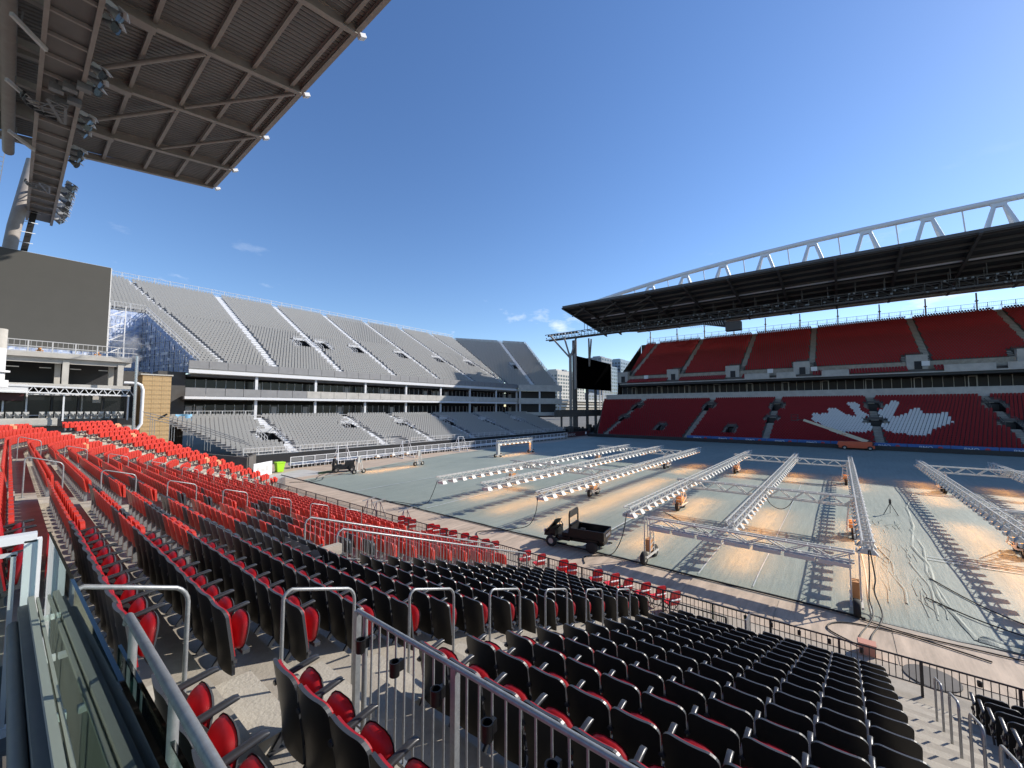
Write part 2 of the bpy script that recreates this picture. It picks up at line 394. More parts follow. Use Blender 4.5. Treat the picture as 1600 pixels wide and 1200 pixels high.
# solid under the terrace end + stair treads in the aisles
AISLES = [(-1.85, -.65), (3.87, 5.05), (16.7, 17.9), (29.4, 30.6), (38.0, 38.9)]
for (a0, a1) in AISLES:
    for k in range(0, KTOP-1):
        if a0 < 6 and k > 16: continue
        b = MB(); p = []
        for zz in (floorZ(k)-.01, floorZ(k)+RS/2):
            for (off, s) in ((-.12, a0+.02), (.26, a0+.02), (.26, a1-.02), (-.12, a1-.02)):
                x, y, _ = rowpt(k, off, s); p.append((x, y, zz))
        b.hexa(p); obj('stair_tread', b, 'concrete_stair', ter)
b = MB()  # end wall closing the curved part
for k in range(KTOP):
    xa, ya, _ = rowpt(k, -.13, SEND+.02); xb, yb, _ = rowpt(k, -.13+TR+(0 if k else .65), SEND+.02)
    b.add([(xa,ya,-.05),(xb,yb,-.05),(xb,yb,floorZ(k)+.0),(xa,ya,floorZ(k)+.0)], [(0,1,2,3)])
obj('terrace_end_wall', b, 'concrete_dark', ter)

# seat parts ---------------------------------------------------------------
def backcurve(y, z): return (.83-z)*.17 - .03*(1-(y/.23)**2) if z > .3 else .09+(.3-z)*.06 - .03*(1-(y/.23)**2)
def rows_z(z0, z1, r, nv):
    k = max(2, nv//2); lo = [z0+(z1-r-z0)*i/(nv-k) for i in range(nv-k+1)]
    return lo+[z1-r+r*math.sin(PI/2*(i+1)/k) for i in range(k)]
def ro(w, z0, z1, r, wb=None, nseg=4):
    wb = wb or w; o = [(-wb, z0), (wb, z0)]
    for i in range(nseg+1): a = PI/2*i/nseg; o.append((w-r+r*math.cos(a), z1-r+r*math.sin(a)))
    for i in range(nseg+1): a = PI/2+PI/2*i/nseg; o.append((-w+r+r*math.cos(a), z1-r+r*math.sin(a)))
    return o
def gridpanel(mb, w, z0, z1, r, f, t, mi, rim=None, nu=8, nv=7, wb=None):
    """curved shell with rounded top corners; rim: material of the edge"""
    wb = wb or w; A = []; B = []
    for j in range(nv+1):
        z = rows_z(z0, z1, r, nv)[j]; tz = (z-z0)/(z1-z0); hw = wb+(w-wb)*tz
        if z > z1-r: q = (z-(z1-r))/r; hw = w-r+r*math.sqrt(max(0, 1-q*q))*1.0
        for i in range(nu+1):
            y = -hw+2*hw*i/nu; A.append((f(y, z), y, z)); B.append((f(y, z)+t, y, z))
    F = [(j*(nu+1)+i, (j+1)*(nu+1)+i, (j+1)*(nu+1)+i+1, j*(nu+1)+i+1) for j in range(nv) for i in range(nu)]
    mb.add(A, F, mi, True); mb.add(B, [q[::-1] for q in F], mi, True)
    n = len(A); edge = [i for i in range(nu+1)]+[j*(nu+1)+nu for j in range(1, nv+1)]+[nv*(nu+1)+i for i in range(nu-1, -1, -1)]+[j*(nu+1) for j in range(nv-1, 0, -1)]
    m = len(edge); E = [A[i] for i in edge]+[B[i] for i in edge]
    mb.add(E, [(i, (i+1) % m, m+(i+1) % m, m+i) for i in range(m)], rim if rim is not None else mi, False)
def dome(mb, cx, cz, w, h, depth, tilt, mi, sgn=-1, n=12, rings=4):
    vs = []; 
    for j in range(rings+1):
        a = PI/2*j/rings; rr = math.cos(a)**.75 if j < rings else 0; dx = math.sin(a)*depth*sgn
        for i in range(n):
            t = 2*PI*i/n; cc, ss = math.cos(t), math.sin(t); e_ = .72
            y = w*rr*math.copysign(abs(cc)**e_, cc); z = h*rr*math.copysign(abs(ss)**e_, ss)
            vs.append((cx+dx+z*tilt, y, cz+z))
    F = [(j*n+i, j*n+(i+1) % n, (j+1)*n+(i+1) % n, (j+1)*n+i) for j in range(rings) for i in range(n)]
    if sgn > 0: F = F
    else: F = [f[::-1] for f in F]
    mb.add(vs, F, mi, True)
def padded_seat_parts():
    back = MB(); gridpanel(back, .243, .13, .83, .10, backcurve, .030, 0, rim=1, wb=.225, nv=12)
    pad = MB(); gridpanel(pad, .218, .30, .812, .09, lambda y, z: backcurve(y, z)+.029, .028, 0, wb=.19, nv=9)
    cush = MB(); dome(cush, .24, .49, .192, .182, .095, .16, 0, -1, 18, 6); dome(cush, .24, .49, .202, .192, .04, .16, 1, 1, 18, 3)
    cush.box((.20, -.20, .29), (.27, .20, .33), 1)
    arm = MB(); prof = [(.03,.575,.016),(.08,.592,.020),(.18,.612,.021),(.30,.630,.022),(.37,.640,.020),(.40,.640,.012)]; n = 10; vs = []
    for (x, z, h) in prof:
        for i in range(n): t_ = 2*PI*i/n; vs.append((x, .25+.030*math.copysign(abs(math.cos(t_))**.7, math.cos(t_)), z+h*math.copysign(abs(math.sin(t_))**.7, math.sin(t_))))
    arm.add(vs, [(j*n+i, (j+1)*n+i, (j+1)*n+(i+1) % n, j*n+(i+1) % n) for j in range(len(prof)-1) for i in range(n)], 0, True)
    arm.add(vs[:n], [tuple(range(n))], 0); arm.add(vs[-n:], [tuple(range(n))[::-1]], 0)
    arm.bar((.14,.25,.60), (.30,.25,.36), .022, .055, 0)
    br = MB(); br.bar((.30,.25,.38), (.22,.25,.27), .03, .06, 0); br.cyl((.29,.225,.365),(.29,.275,.365),.032,10); br.bar((.29,.25,.36), (.05,.25,.02), .028, .045, 0); br.bar((.22,.25,.29), (.10,.25,.40), .024, .04, 0); br.box((.0,.22,0), (.12,.28,.015), 0)
    br.box((.10,-.25,.255),(.135,.25,.29), 0)
    return back, pad, cush, arm, br
bk, pd, cu, am, br_ = padded_seat_parts()
pseat = thing('padded_chair', 'x', 'stadium seat', group='black folding seats with red cushions in the near stand')
o = obj('backrest', bk, ['black_plastic', 'dark_plastic'], pseat); obj('pad', pd, 'cushion_red', o)
obj('seat_cushion', cu, ['cushion_red', 'dark_plastic'], pseat); obj('armrest', am, 'grey_arm', pseat); obj('bracket', br_, 'dark_plastic', pseat)
full = MB()
for part, mi in ((bk, {0:0,1:1}), (pd, {0:2}), (cu, {0:2,1:1}), (am, {0:3}), (br_, {0:1})):
    q = MB(); q.v, q.f, q.m, q.sm = list(part.v), list(part.f), [mi[m] for m in part.m], list(part.sm); merge(full, q)
PS_M = ['black_plastic', 'dark_plastic', 'cushion_red', 'grey_arm']
# plain plastic seat
def plastic(w=.225, detail=True):
    back = MB(); f = lambda y, z: (.83-z)*.20-.025*(1-(y/.23)**2)
    if detail: gridpanel(back, w, .40, .83, .07, f, .03, 0, nu=4, nv=4)
    else: back.panel(ro(w, .40, .83, .08, nseg=2), lambda y, z: (.83-z)*.2, .03, 0)
    pan = MB()
    f2 = lambda y, z: .13+(.72-z)*.05
    if detail:
        gridpanel(pan, .205, .36, .74, .09, f2, .06, 0, nu=4, nv=3); pan.box((.06,-.05,.10),(.13,.05,.42), 1)
    else: pan.panel(ro(.20, .36, .72, .08, nseg=2), f2, .05, 0)
    return back, pan
rb, rp = plastic()
rseat = thing('plastic_chair', 'x', 'stadium seat', group='red plastic folding seats in the near stand')
obj('backrest', rb, 'seat_red', rseat); obj('seat_pan', rp, ['seat_red', 'galv'], rseat)
rfull = MB(); merge(rfull, rb); merge(rfull, rp)
dseat_parts = []
black_p, black_l, red_p, red_l, dark_p, dark_l, fade_p, fade_l = [], [], [], [], [], [], [], []
def nseats(a, b): return int(round((b-a)/.5))
BL = [(-16, -1.9, 'beyond the far-right stairs', 0), (-.62, 3.87, 'between the two nearest stairs', 1), (5.05, 16.7, 'left of the near handrail stairs', 2), (17.9, 29.4, 'left of the second handrail stairs', 3), (30.6, 38.0, 'before the bend of the stand', 4), (38.9, SEND, 'on the bend by the dark wall', 5)]
for k in range(0, KTOP):
    for (a, b_, where, bi) in BL:
        n = nseats(a, b_)
        pts = []
        if b_ <= CY+.01:
            for i in range(n): s = a+.25+i*.5; pts.append((rowX(k), s, 0., i if bi else n-1-i))
        else:
            # walk along the row by true arc length
            r = CX-rowX(k); 
            def slen(s): return s-a if s <= CY else max(0, CY-a)+ (s-max(CY, a))*r/R0
            tot = slen(b_); n = int(tot/.5)
            for i in range(n):
                l = (i+.5)*tot/n; s = a+l if a+l <= CY else max(CY, a)+(l-max(0, CY-a))*R0/r
                x, y, rz = rowpt(k, 0, s); pts.append((x, y, rz, i))
        for (x, y, rz, i) in pts:
            z = floorZ(k)
            if bi == 0 and (k > 11 or y < -12): continue
            if bi == 1 and (k == 14 or k > 16): continue
            if bi == 1 and k == 0 and y > 1.95: continue
            if bi == 2 and k >= 17 and y < 7.5: continue
            if k >= 17 and bi < 2: continue
            if bi == 2 and k <= 10 and 9.15 < y < 11.3: continue
            if bi == 1: cn = int((3.87-y)/.5)+1; ref = 'right of the near stairs'
            elif bi == 0: cn = int((-1.9-y)/.5)+1; ref = 'right of the far-right stairs'
            else: cn = i+1; ref = {2:'left of the near stairs', 3:'left of the second stairs', 4:'left of the third stairs', 5:'after the last stairs'}[bi]
            where_l = f'{ordn(k+1)} row up, {ordn(cn)} {ref}'
            if bi <= 1 or (bi == 2 and y < (9.3 if k <= 10 else 10.1)):
                black_p.append((x, y, z, rz+random.gauss(0,.018))); black_l.append(f'black folding seat, red cushion, {where_l}')
            else:
                dk = False
                if bi in (2, 3):
                    u = math.sin(k*1.9+int(y*1.1)*.9)+math.sin(int(y*.7)*2.3+k*.5)
                    dk = (8 <= k <= 15 and y < 22 and u > .55) or (bi == 2 and 11 <= k <= 13 and y < 12.6)
                fd = (y > 40 and random.random() < .014)
                if dk: dark_p.append((x, y, z, rz)); dark_l.append(f'charcoal plastic seat, {where_l}')
                elif fd: fade_p.append((x, y, z, rz)); fade_l.append(f'faded orange seat, {where_l}')
                else: red_p.append((x, y, z, rz)); red_l.append(f'red plastic seat, {where_l}')
kids = children_map(pseat)
populate(pseat, kids, black_p, black_l, full, PS_M, 'far_folding_seats', dict(label='more black folding seats at the edges of the near stand', cat='seats'))
kids = children_map(rseat)
populate(rseat, kids, red_p, red_l, rfull, ['seat_red', 'galv'], 'far_plastic_seats', dict(label='mass of sunlit red plastic seats round the bend of the near stand', cat='seats'))
dm = rfull.mesh('plastic_seat', ['dark_plastic', 'galv'])
for p, l in zip(dark_p, dark_l):
    o = obj('plastic_chair', dm, None, loc=p[:3], label=l, cat='stadium seat', group='charcoal plastic seats mixed among the red ones'); o.rotation_euler.z = p[3]
fm = rfull.mesh('plastic_seat', ['seat_faded', 'galv'])
for p, l in zip(fade_p, fade_l):
    o = obj('plastic_chair', fm, None, loc=p[:3], label=l, cat='stadium seat', group='faded orange seats among the red ones'); o.rotation_euler.z = p[3]

# handrail loops in the aisles -------------------------------------------
def loop_mb(xa, xb, za, zb, fa, fb, r=.018):
    rr = .12; sl_ = (zb-za)/(xb-xa); b = MB()
    pts = [(xa, 0, fa), (xa, 0, za-rr)]
    for i in range(1, 5): a = PI/2*i/5; pts.append((xa+rr-rr*math.cos(a), 0, za-rr+rr*math.sin(a)+sl_*rr*(i/5)))
    for i in range(1, 5): a = PI/2*i/5; pts.append((xb-rr+rr*math.sin(a), 0, zb-rr+rr*math.cos(a)-sl_*rr*(1-i/5)))
    pts += [(xb, 0, zb-rr), (xb, 0, fb)]
    b.tube(pts, r, 10, 0); b.cyl((xa,0,fa), (xa,0,fa+.012), .06, 10); b.cyl((xb,0,fb), (xb,0,fb+.012), .06, 10)
    return b
def fz(x):
    k = math.floor((X0-.13+TR-x)/TR) if x < X0+.6 else 0
    return floorZ(max(0, k))
for y, nm, lo, hi in ((4.45, 'near stairs', 0, 7), (-1.28, 'far-right stairs', 2, 8), (17.3, 'second stairs', 0, 7), (30.0, 'third stairs', 0, 7)):
    for i in range(lo, hi):
        xa = .27+1.56*i; xb = xa+.78
        if i == 0: xa = .33
        fa, fb = fz(xa), fz(xb); h = 1.12 if y > 0 else .95
        b = loop_mb(xa, xb, fa+h, fb+h, fa, fb)
        o = obj('handrail_loop', b, 'galv', loc=(0, y, 0), label=f'galvanised handrail loop in the {nm}, {ordn(hi-i)} up from the pitch', cat='handrail', group='handrail loops in the stair aisles')
# pedestrian railing with cup holders in front of the upper block
def rail_run(name, label, a, b, ztop, zbot, spacing, post_every, mpost, rtop=.024, rbar=.010, zpost=None, group=None, cups=0):
    """a,b: (x,y) ends; top/bottom may be numbers"""
    t = thing(name, label, 'railing', (a[0], a[1], 0), group=group)
    A = Vector((a[0], a[1], 0)); B = Vector((b[0], b[1], 0)); L = (B-A).length; d = (B-A)/L
    m = MB(); m.tube([(0,0,ztop), tuple(d*L+Vector((0,0,ztop)))], rtop, 10); obj('top_rail', m, mpost, t)
    m = MB(); m.bar((0,0,zbot+.06), tuple(d*L+Vector((0,0,zbot+.06))), .03, .025); obj('bottom_rail', m, mpost, t)
    bar = MB(); bar.cyl((0,0,zbot+.06), (0,0,ztop), rbar, 6); bme = bar.mesh('bar', [mpost])
    zp = zpost if zpost is not None else zbot
    pst = MB(); pst.bar((0,0,zp), (0,0,ztop), .05, .05); pst.box((-.06,-.06,zp), (.06,.06,zp+.012)); pme = pst.mesh('post', [mpost])
    n = int(L/spacing); bars = []
    for i in range(1, n):
        if i <= 290:
            o = bpy.data.objects.new('bar', bme); COL.objects.link(o); o.parent = t; o.location = d*(L*i/n)
        else: bars.append(i)
    if bars:
        q = MB()
        for i in bars: p = d*(L*i/n); q.cyl((p.x,p.y,zbot+.06), (p.x,p.y,ztop), rbar, 4)
        obj('distant_bars', q, mpost, t, kind='stuff')
    npost = max(1, int(L/post_every))
    for i in range(npost+1):
        o = bpy.data.objects.new('post', pme); COL.objects.link(o); o.parent = t; o.location = d*(L*i/npost)
    return t
RX = 2.12; rz0 = floorZ(15); rt = 5.13
t = rail_run('guard_railing', 'galvanised guard railing carrying black cup holders in front of the upper seats', (RX, 3.55), (RX, -3.0), rt, rz0+.02, .118, 1.18, 'galv', .021, .009)
m = MB(); m.cyl((0,0,rz0), (0,0,rt), .024, 10); obj('end_post', m, 'galv', t, loc=(0, -.13, 0))
def cup_mb():
    b = MB(); n = 14
    for (r0, r1, z0_, z1_, fl) in ((.040, .044, 0, .11, 0), (.034, .038, .11, .01, 1)):
        vs = [(r0*math.cos(2*PI*i/n), r0*math.sin(2*PI*i/n), z0_) for i in range(n)]+[(r1*math.cos(2*PI*i/n), r1*math.sin(2*PI*i/n), z1_) for i in range(n)]
        b.add(vs, [(i, (i+1) % n, n+(i+1) % n, n+i) for i in range(n)], 0, True)
    b.add([(.044*math.cos(2*PI*i/n), .044*math.sin(2*PI*i/n), .11) for i in range(n)]+[(.034*math.cos(2*PI*i/n), .034*math.sin(2*PI*i/n), .11) for i in range(n)], [(i, (i+1) % n, n+(i+1) % n, n+i) for i in range(n)])
    b.add([(.038*math.cos(2*PI*i/n), .038*math.sin(2*PI*i/n), .008) for i in range(n)], [tuple(range(n))])
    b.box((.035,-.02,.02), (.075,.02,.10)); return b
cm = cup_mb().mesh('cup_holder', ['black_plastic'])
for i in range(9):
    y = 3.35-.5*i-(0 if i else 0)
    obj('cup_holder', cm, None, loc=(RX-.085, y, rt-.26), label=f'black cup holder on the guard railing, {ordn(i+1)} from its stair end', cat='cup holder', group='cup holders on the guard railing')
m = MB(); m.box((RX+.06, -3, floorZ(14)), (RX+.09, 3.5, floorZ(14)+.28)); obj('kick_board', m, 'galv', kind=None, label='low metal kick board along the foot of the guard railing', cat='kick board')
# front railing at the track
t = rail_run('front_railing', 'dark steel railing between the front seats and the track', (14.05, 37), (14.05, -12), .935, .33, .12, 1.5, 'steel_dark', .022, .009, zpost=0)
for i, y in enumerate([2.4, 1.75, 1.1, .45, -.2, -2.2, -2.9, -3.6]):
    obj('cup_holder', cm, None, loc=(14.0-.085, y, .80), label=f'black cup holder on the dark front railing, {ordn(i+1)} from the grey gate panel', cat='cup holder', group='cup holders on the front railing')
m = MB(); m.box((13.35, 2.28, .14), (13.95, 2.31, 1.0)); m.bar((13.35,2.3,.1),(13.35,2.3,1.05),.05); m.bar((13.95,2.3,.1),(13.95,2.3,1.05),.05)
obj('gate_panel', m, 'fixture', label='small grey gate panel at the end of the front seat row', cat='gate')
t = rail_run('inner_railing', 'short inner railing beside the grey gate panel', (13.35, 6.0), (13.35, 2.8), .95, .15, .12, 1.6, 'steel_dark', .02, .008)
# curved continuation of the front railing
pr = None; t = thing('curved_railing', 'thin steel railing curving round the front of the bend', 'railing')
m = MB(); pts = []
for i in range(13): x, y, _ = rowpt(0, .85, CY+2+(SEND-CY-2)*i/12); pts.append((x, y, .935))
m.tube(pts, .02, 6); obj('top_rail', m, 'galv', t)
m = MB()
for i in range(len(pts)-1):
    for q in range(4):
        p = Vector(pts[i]).lerp(Vector(pts[i+1]), q/4); m.cyl((p.x,p.y,0), (p.x,p.y,.93), .01, 4)
obj('bars', m, 'galv', t, kind='stuff')
# vomitory in the middle of the lower block
m = MB(); m.box((4.62, 9.25, floorZ(11)-.3), (4.82, 11.25, rowZ(10)+.14)); m.box((4.62,9.2,floorZ(11)-.3),(5.05,9.36,rowZ(10)+.26))
obj('vomitory_wall', m, 'concrete', label='low concrete head wall of the stair opening among red seats', cat='wall')
m = MB(); m.add([(4.85,9.4,2.2),(12.9,9.4,.02),(12.9,11.2,.02),(4.85,11.2,2.2)], [(0,1,2,3)]); obj('vomitory_floor', m, 'concrete_dark', kind='structure')
for j, y in enumerate((9.45, 11.1)):
    t = thing('stair_railing', ('near' if j == 0 else 'far')+' galvanised sloping railing of the stair opening among the seats', 'railing', (0, y, 0), group='railings of the stair opening')
    xa, xb = 5.05, 12.6; za = rowZ(10)+.52; zb = za-(xb-xa)*.3375
    m = MB(); m.tube([(xa,0,za-1.0),(xa,0,za-.15),(xa+.04,0,za-.05),(xa+.15,0,za),(xb-.1,0,zb),(xb,0,zb-.1),(xb,0,zb-.9)], .026, 8); obj('top_rail', m, 'galv', t)
    bar = MB(); bar.cyl((0,0,-.95),(0,0,0),.009,6); bm_ = bar.mesh('bar', ['galv'])
    for i in range(1, 56):
        x = xa+(xb-xa)*i/56; o = bpy.data.objects.new('bar', bm_); COL.objects.link(o); o.parent = t; o.location = (x, 0, za+(zb-za)*i/56)
    m = MB(); m.bar((xa,0,za-.95),(xb,0,zb-.95),.03,.03); obj('bottom_rail', m, 'galv', t)
# loose red folding chairs by the track
fc = thing('folding_chair', 'x', 'chair', group='loose red folding chairs behind the front railing')
b = MB(); b.panel(ro(.2, .42, .90, .09, nseg=3), lambda y, z: -.02-(z-.4)*.22, .025, 0); obj('backrest', b, 'chair_red', fc)
b = MB(); b.panel(ro(.2, .40, .44, .015, nseg=2), lambda y, z: -.02, .40, 0); obj('seat', b, 'chair_red', fc)
b = MB()
b.bar((-.12,0,.63),(-.105,0,.60),.38,.05,0)
obj('stripe', b, 'seat_white', fc)
for s in (-1, 1):
    b = MB(); b.tube([(-.12,s*.2,.82),(.0,s*.2,.43),(.33,s*.2,0)], .012, 6); b.tube([(-.14,s*.21,0),(.36,s*.21,.42)], .012, 6); obj('leg', b, 'steel_dark', fc)
kids = children_map(fc)
CH = [19.55, 19.02, 18.5, 17.05, 16.66, 15.9, 15.31, 14.51, 13.84, 13.11, 12.59, 10.7, 9.97, 8.9, 8.45, 7.38, 6.73, 6.17, 5.56, 5.05, 4.54]
for i, y in enumerate(CH):
    lab = f'red folding chair with white stripe on the track, {ordn(len(CH)-i)} from the grey gate'
    loc = (14.42+.06*math.sin(i*2.1), y*1.012, .0); rz = 1.0+random.uniform(-.2, .2)
    if i == 0: fc.location = loc; fc.rotation_euler.z = rz; fc['label'] = lab
    else: dup(fc, kids, loc, rz, lab)

# ------------------------------------------------------------------ glazed parapet at the camera's left
gl = thing('glass_parapet', 'frameless glass parapet with grey rail at the lower left edge', 'glass screen', (0, 0, 0))
def gpanel(p0, p1, zt, zb, parent):
    (x0_, y0), (x1_, y1) = p0, p1
    b = MB(); b.hexa([(x0_-.008,y0,zb),(x0_+.008,y0,zb),(x1_+.008,y1,zb),(x1_-.008,y1,zb),(x0_-.008,y0,zt),(x0_+.008,y0,zt),(x1_+.008,y1,zt),(x1_-.008,y1,zt)]); o = obj('pane', b, 'glass', parent)
    e = MB(); e.bar((x0_,y0,zt+.004),(x1_,y1,zt+.004),.016,.010); e.bar((x1_,y1,zb),(x1_,y1,zt),.015,.012); e.bar((x0_,y0,zb),(x0_,y0,zt),.015,.012); obj('pane_edge', e, 'glass_edge', o)
gpanel((.345, .9), (.262, 5.25), 5.95, 4.6, gl)
gpanel((.53, .5), (.475, 3.36), 5.60, 4.4, gl)
b = MB(); b.hexa([(.17,.5,4.3),(.25,.5,4.3),(.20,5.3,4.3),(.12,5.3,4.3),(.17,.5,5.38),(.25,.5,5.38),(.20,5.3,5.38),(.12,5.3,5.38)]); obj('kerb_panel', b, 'parapet_grey', gl)
b = MB(); b.bar((.235,.5,5.43),(.185,5.25,5.43),.035,.05); b.bar((.275,.5,5.42),(.222,5.25,5.42),.016,.03); obj('shoe_rail', b, 'parapet_light', gl)
b = MB(); b.tube([(.115,.5,5.30),(.10,5.1,5.30)], .035, 10); obj('grab_rail', b, 'parapet_grey', gl)
b = MB()
for i in range(6): b.bar((.19,.9+i*.8,5.36),(.27,.9+i*.8,5.36),.05,.03)
obj('clamp', b, 'alu', gl)
sp = thing('side_screen', 'white framed glass side screen behind the glass parapet corner', 'glass screen', (.18, 5.35, 4.3))
b = MB(); b.bar((-2.6,.0,1.62),(.02,.0,1.62),.10,.07); b.bar((-.0,.0,-.1),(-.0,.0,1.6),.10,.10); b.bar((-2.6,.0,.1),(0,.0,.1),.07,.07); obj('frame', b, 'white_paint', sp)
b = MB(); b.bar((-2.5,.0,1.50),(-.08,.0,1.50),.03,.03); b.bar((-.10,.0,.1),(-.10,.0,1.50),.03,.03); obj('inner_frame', b, 'alu', sp)
b = MB(); b.box((-2.5,-.01,.14),(-.12,.01,1.49)); obj('pane', b, 'glass', sp)
b = MB(); b.box((-2.9,-.6,3.6),(.12,5.4,4.22)); obj('box_floor', b, 'concrete_dark', kind='structure')
b = MB(); b.box((-.9,.9,4.22),(-.22,4.2,4.7)); b.box((-.95,.85,4.7),(-.17,4.25,4.74), 1); obj('low_cabinet', b, ['dark_panel','steel_dark'], label='low dark cabinet behind the glass parapet at bottom left', cat='cabinet')
b = MB(); b.hexa([(-.14,.8,4.22),(-.02,.8,4.22),(-.02,4.4,4.22),(-.14,4.4,4.22),(-.16,.8,4.72),(-.10,.8,4.72),(-.10,4.4,4.72),(-.16,4.4,4.72)]); obj('kick_strip', b, 'concrete_pale', label='pale upright strip between dark cabinet and glass parapet', cat='strip')
# sloping pipe handrail beside the parapet
hr = thing('pipe_handrail', 'thick galvanised pipe handrail running toward the camera beside the glass', 'handrail', (.50, 3.3, 0))
b = MB(); b.tube([(0,.04,5.73),(0,0,5.78),(0,-2.2,5.78),(0,-3.2,5.78)], .022, 12); obj('rail', b, 'galv', hr)
for y in (-.15, -1.05):
    b = MB(); b.cyl((0,y,4.33),(0,y,5.77),.021,12); b.cyl((0,y,4.33),(0,y,4.345),.06,12); obj('leg', b, 'galv', hr)

# ------------------------------------------------------------------ small grey seat for the temporary stands
def simple_seat(c1, c2):
    b = MB(); b.panel([(-.18,.40),(.18,.40),(.195,.76),(.13,.82),(-.13,.82),(-.195,.76)], lambda y, z: -(z-.4)*.18, .04, 0)
    b.hexa([(.02,-.19,.30),(.10,-.19,.30),(.10,.19,.30),(.02,.19,.30),(.08,-.19,.66),(.15,-.19,.66),(.15,.19,.66),(.08,.19,.66)], 1)
    return b
grey = simple_seat(0, 1); GM = ['seat_grey', 'seat_greylight']
AW = .58
def stand(name, org, ang, x0, x1f, n, tread, rise, z0, aisles, vom, seatlab, deckmat, stepmat, skip=None, left=None, seats=None, riser_th=.0):
    """a raked stand. local u along the rows, v away from the pitch; org = front corner, ang = direction of u"""
    cu_, su = math.cos(ang), math.sin(ang)
    def P(u, v, z): return (org[0]+u*cu_-v*su, org[1]+u*su+v*cu_, z)
    root = thing(name, seatlab, 'stand', (org[0], org[1], z0))
    O = Vector((org[0], org[1], z0)); out = []
    def L(p): return tuple(Vector(p)-O)
    for k in range(n):
        v0 = k*tread; z = z0+k*rise; ua = left(k) if left else x0; ub = x1f(k)
        cuts = sorted((vu-hw*.55, vu+hw*.55) for (vu, k0, k1, hw) in vom if k0 <= k <= k1)
        b = MB(); segs = []; c0 = ua
        for (c1, c2) in cuts:
            if c1 > c0: segs.append((c0, c1))
            c0 = c2
        segs.append((c0, ub)); ua_, ub_ = ua, ub
        for (ua, ub) in segs:
          b.hexa([L(P(ua,v0,z-.07)),L(P(ub,v0,z-.07)),L(P(ub,v0+tread,z-.07)),L(P(ua,v0+tread,z-.07)),L(P(ua,v0,z)),L(P(ub,v0,z)),L(P(ub,v0+tread,z)),L(P(ua,v0+tread,z))], 0)
          b.hexa([L(P(ua,v0,z-rise-.0)),L(P(ub,v0,z-rise)),L(P(ub,v0+.03,z-rise)),L(P(ua,v0+.03,z-rise)),L(P(ua,v0,z-.07)),L(P(ub,v0,z-.07)),L(P(ub,v0+.03,z-.07)),L(P(ua,v0+.03,z-.07))], 0)
        obj('row_deck', b, deckmat, root); ua, ub = ua_, ub_
        i = 0; u = ua+.3
        # seats
        u = ua+.35
        while u < ub-.25:
            i += 1; ok = True
            for a in aisles:
                if abs(u-a) < .80: ok = False
            for (vu, k0, k1, hw) in vom:
                if k0 <= k <= k1 and abs(u-vu) < hw: ok = False
            if skip and skip(u, k): ok = False
            if ok:
                p = P(u, v0+.55, z); out.append((p[0], p[1], p[2], ang-PI/2, k, u, i))
            u += .5
    for a in aisles:
        b = MB()
        for k in range(n):
            if left and a < left(k): continue
            if a > x1f(k): continue
            if any(k0 <= k <= k1 and abs(a-vu) < hw for (vu, k0, k1, hw) in vom): continue
            for h in (.5,):
                v0 = k*tread; z = z0+k*rise
                b.hexa([L(P(a-AW,v0+tread*.55,z)),L(P(a+AW,v0+tread*.55,z)),L(P(a+AW,v0+tread,z)),L(P(a-AW,v0+tread,z)),L(P(a-AW,v0+tread*.55,z+rise*.5)),L(P(a+AW,v0+tread*.55,z+rise*.5)),L(P(a+AW,v0+tread,z+rise*.5)),L(P(a-AW,v0+tread,z+rise*.5))], 0)
                b.hexa([L(P(a-AW,v0-.02,z-.1)),L(P(a+AW,v0-.02,z-.1)),L(P(a+AW,v0+.2,z-.1)),L(P(a-AW,v0+.2,z-.1)),L(P(a-AW,v0-.02,z+.012)),L(P(a+AW,v0-.02,z+.012)),L(P(a+AW,v0+.2,z+.012)),L(P(a-AW,v0+.2,z+.012))], 0)
        obj('aisle_steps', b, stepmat, root, kind='stuff')
    for (vu, k0, k1, hw) in vom:      # entrance openings with railings round them
        b = MB(); h = hw*.55; va, vb = k0*tread+.1, (k1+1)*tread
        za, zb = z0+(k0-1)*rise+.02, z0+k1*rise
        va = k0*tread; zf_ = z0+(k0-1)*rise+.03; zt_ = z0+(k1+1)*rise-.05
        for (a_, c_, d0, d1, e0, e1) in ((vu-h,vu+h,va,vb,zf_-.1,zf_), (vu-h,vu+h,vb,vb+.1,zf_,zt_)):
            b.hexa([L(P(a_,d0,e0)),L(P(c_,d0,e0)),L(P(c_,d1,e0)),L(P(a_,d1,e0)),L(P(a_,d0,e1)),L(P(c_,d0,e1)),L(P(c_,d1,e1)),L(P(a_,d1,e1))], 0)
        for s_ in (-1, 1):
            x0_, x1_ = vu+s_*h, vu+s_*(h-.06); x0_, x1_ = min(x0_, x1_), max(x0_, x1_)
            b.hexa([L(P(x0_,va,zf_)),L(P(x1_,va,zf_)),L(P(x1_,vb,zf_)),L(P(x0_,vb,zf_)),L(P(x0_,va,zf_+rise*1.1)),L(P(x1_,va,zf_+rise*1.1)),L(P(x1_,vb,zt_)),L(P(x0_,vb,zt_))], 0)
        obj('entrance_opening', b, 'dark_panel', root)
        b = MB()
        for s in (-1, 1):
            for q in range(5):
                t_ = q/4; vv = va+(vb-va)*t_; zq = za+.2+(zb+.1-za-.2)*t_
                b.bar(L(P(vu+s*(h+.06),vv,zq-.3)), L(P(vu+s*(h+.06),vv,zq+1.0)), .06, .06)
            b.bar(L(P(vu+s*(h+.06),va,za+1.2)), L(P(vu+s*(h+.06),vb,zb+1.1)), .07, .07)
            b.bar(L(P(vu+s*(h+.06),va,za+.7)), L(P(vu+s*(h+.06),vb,zb+.65)), .05, .05)
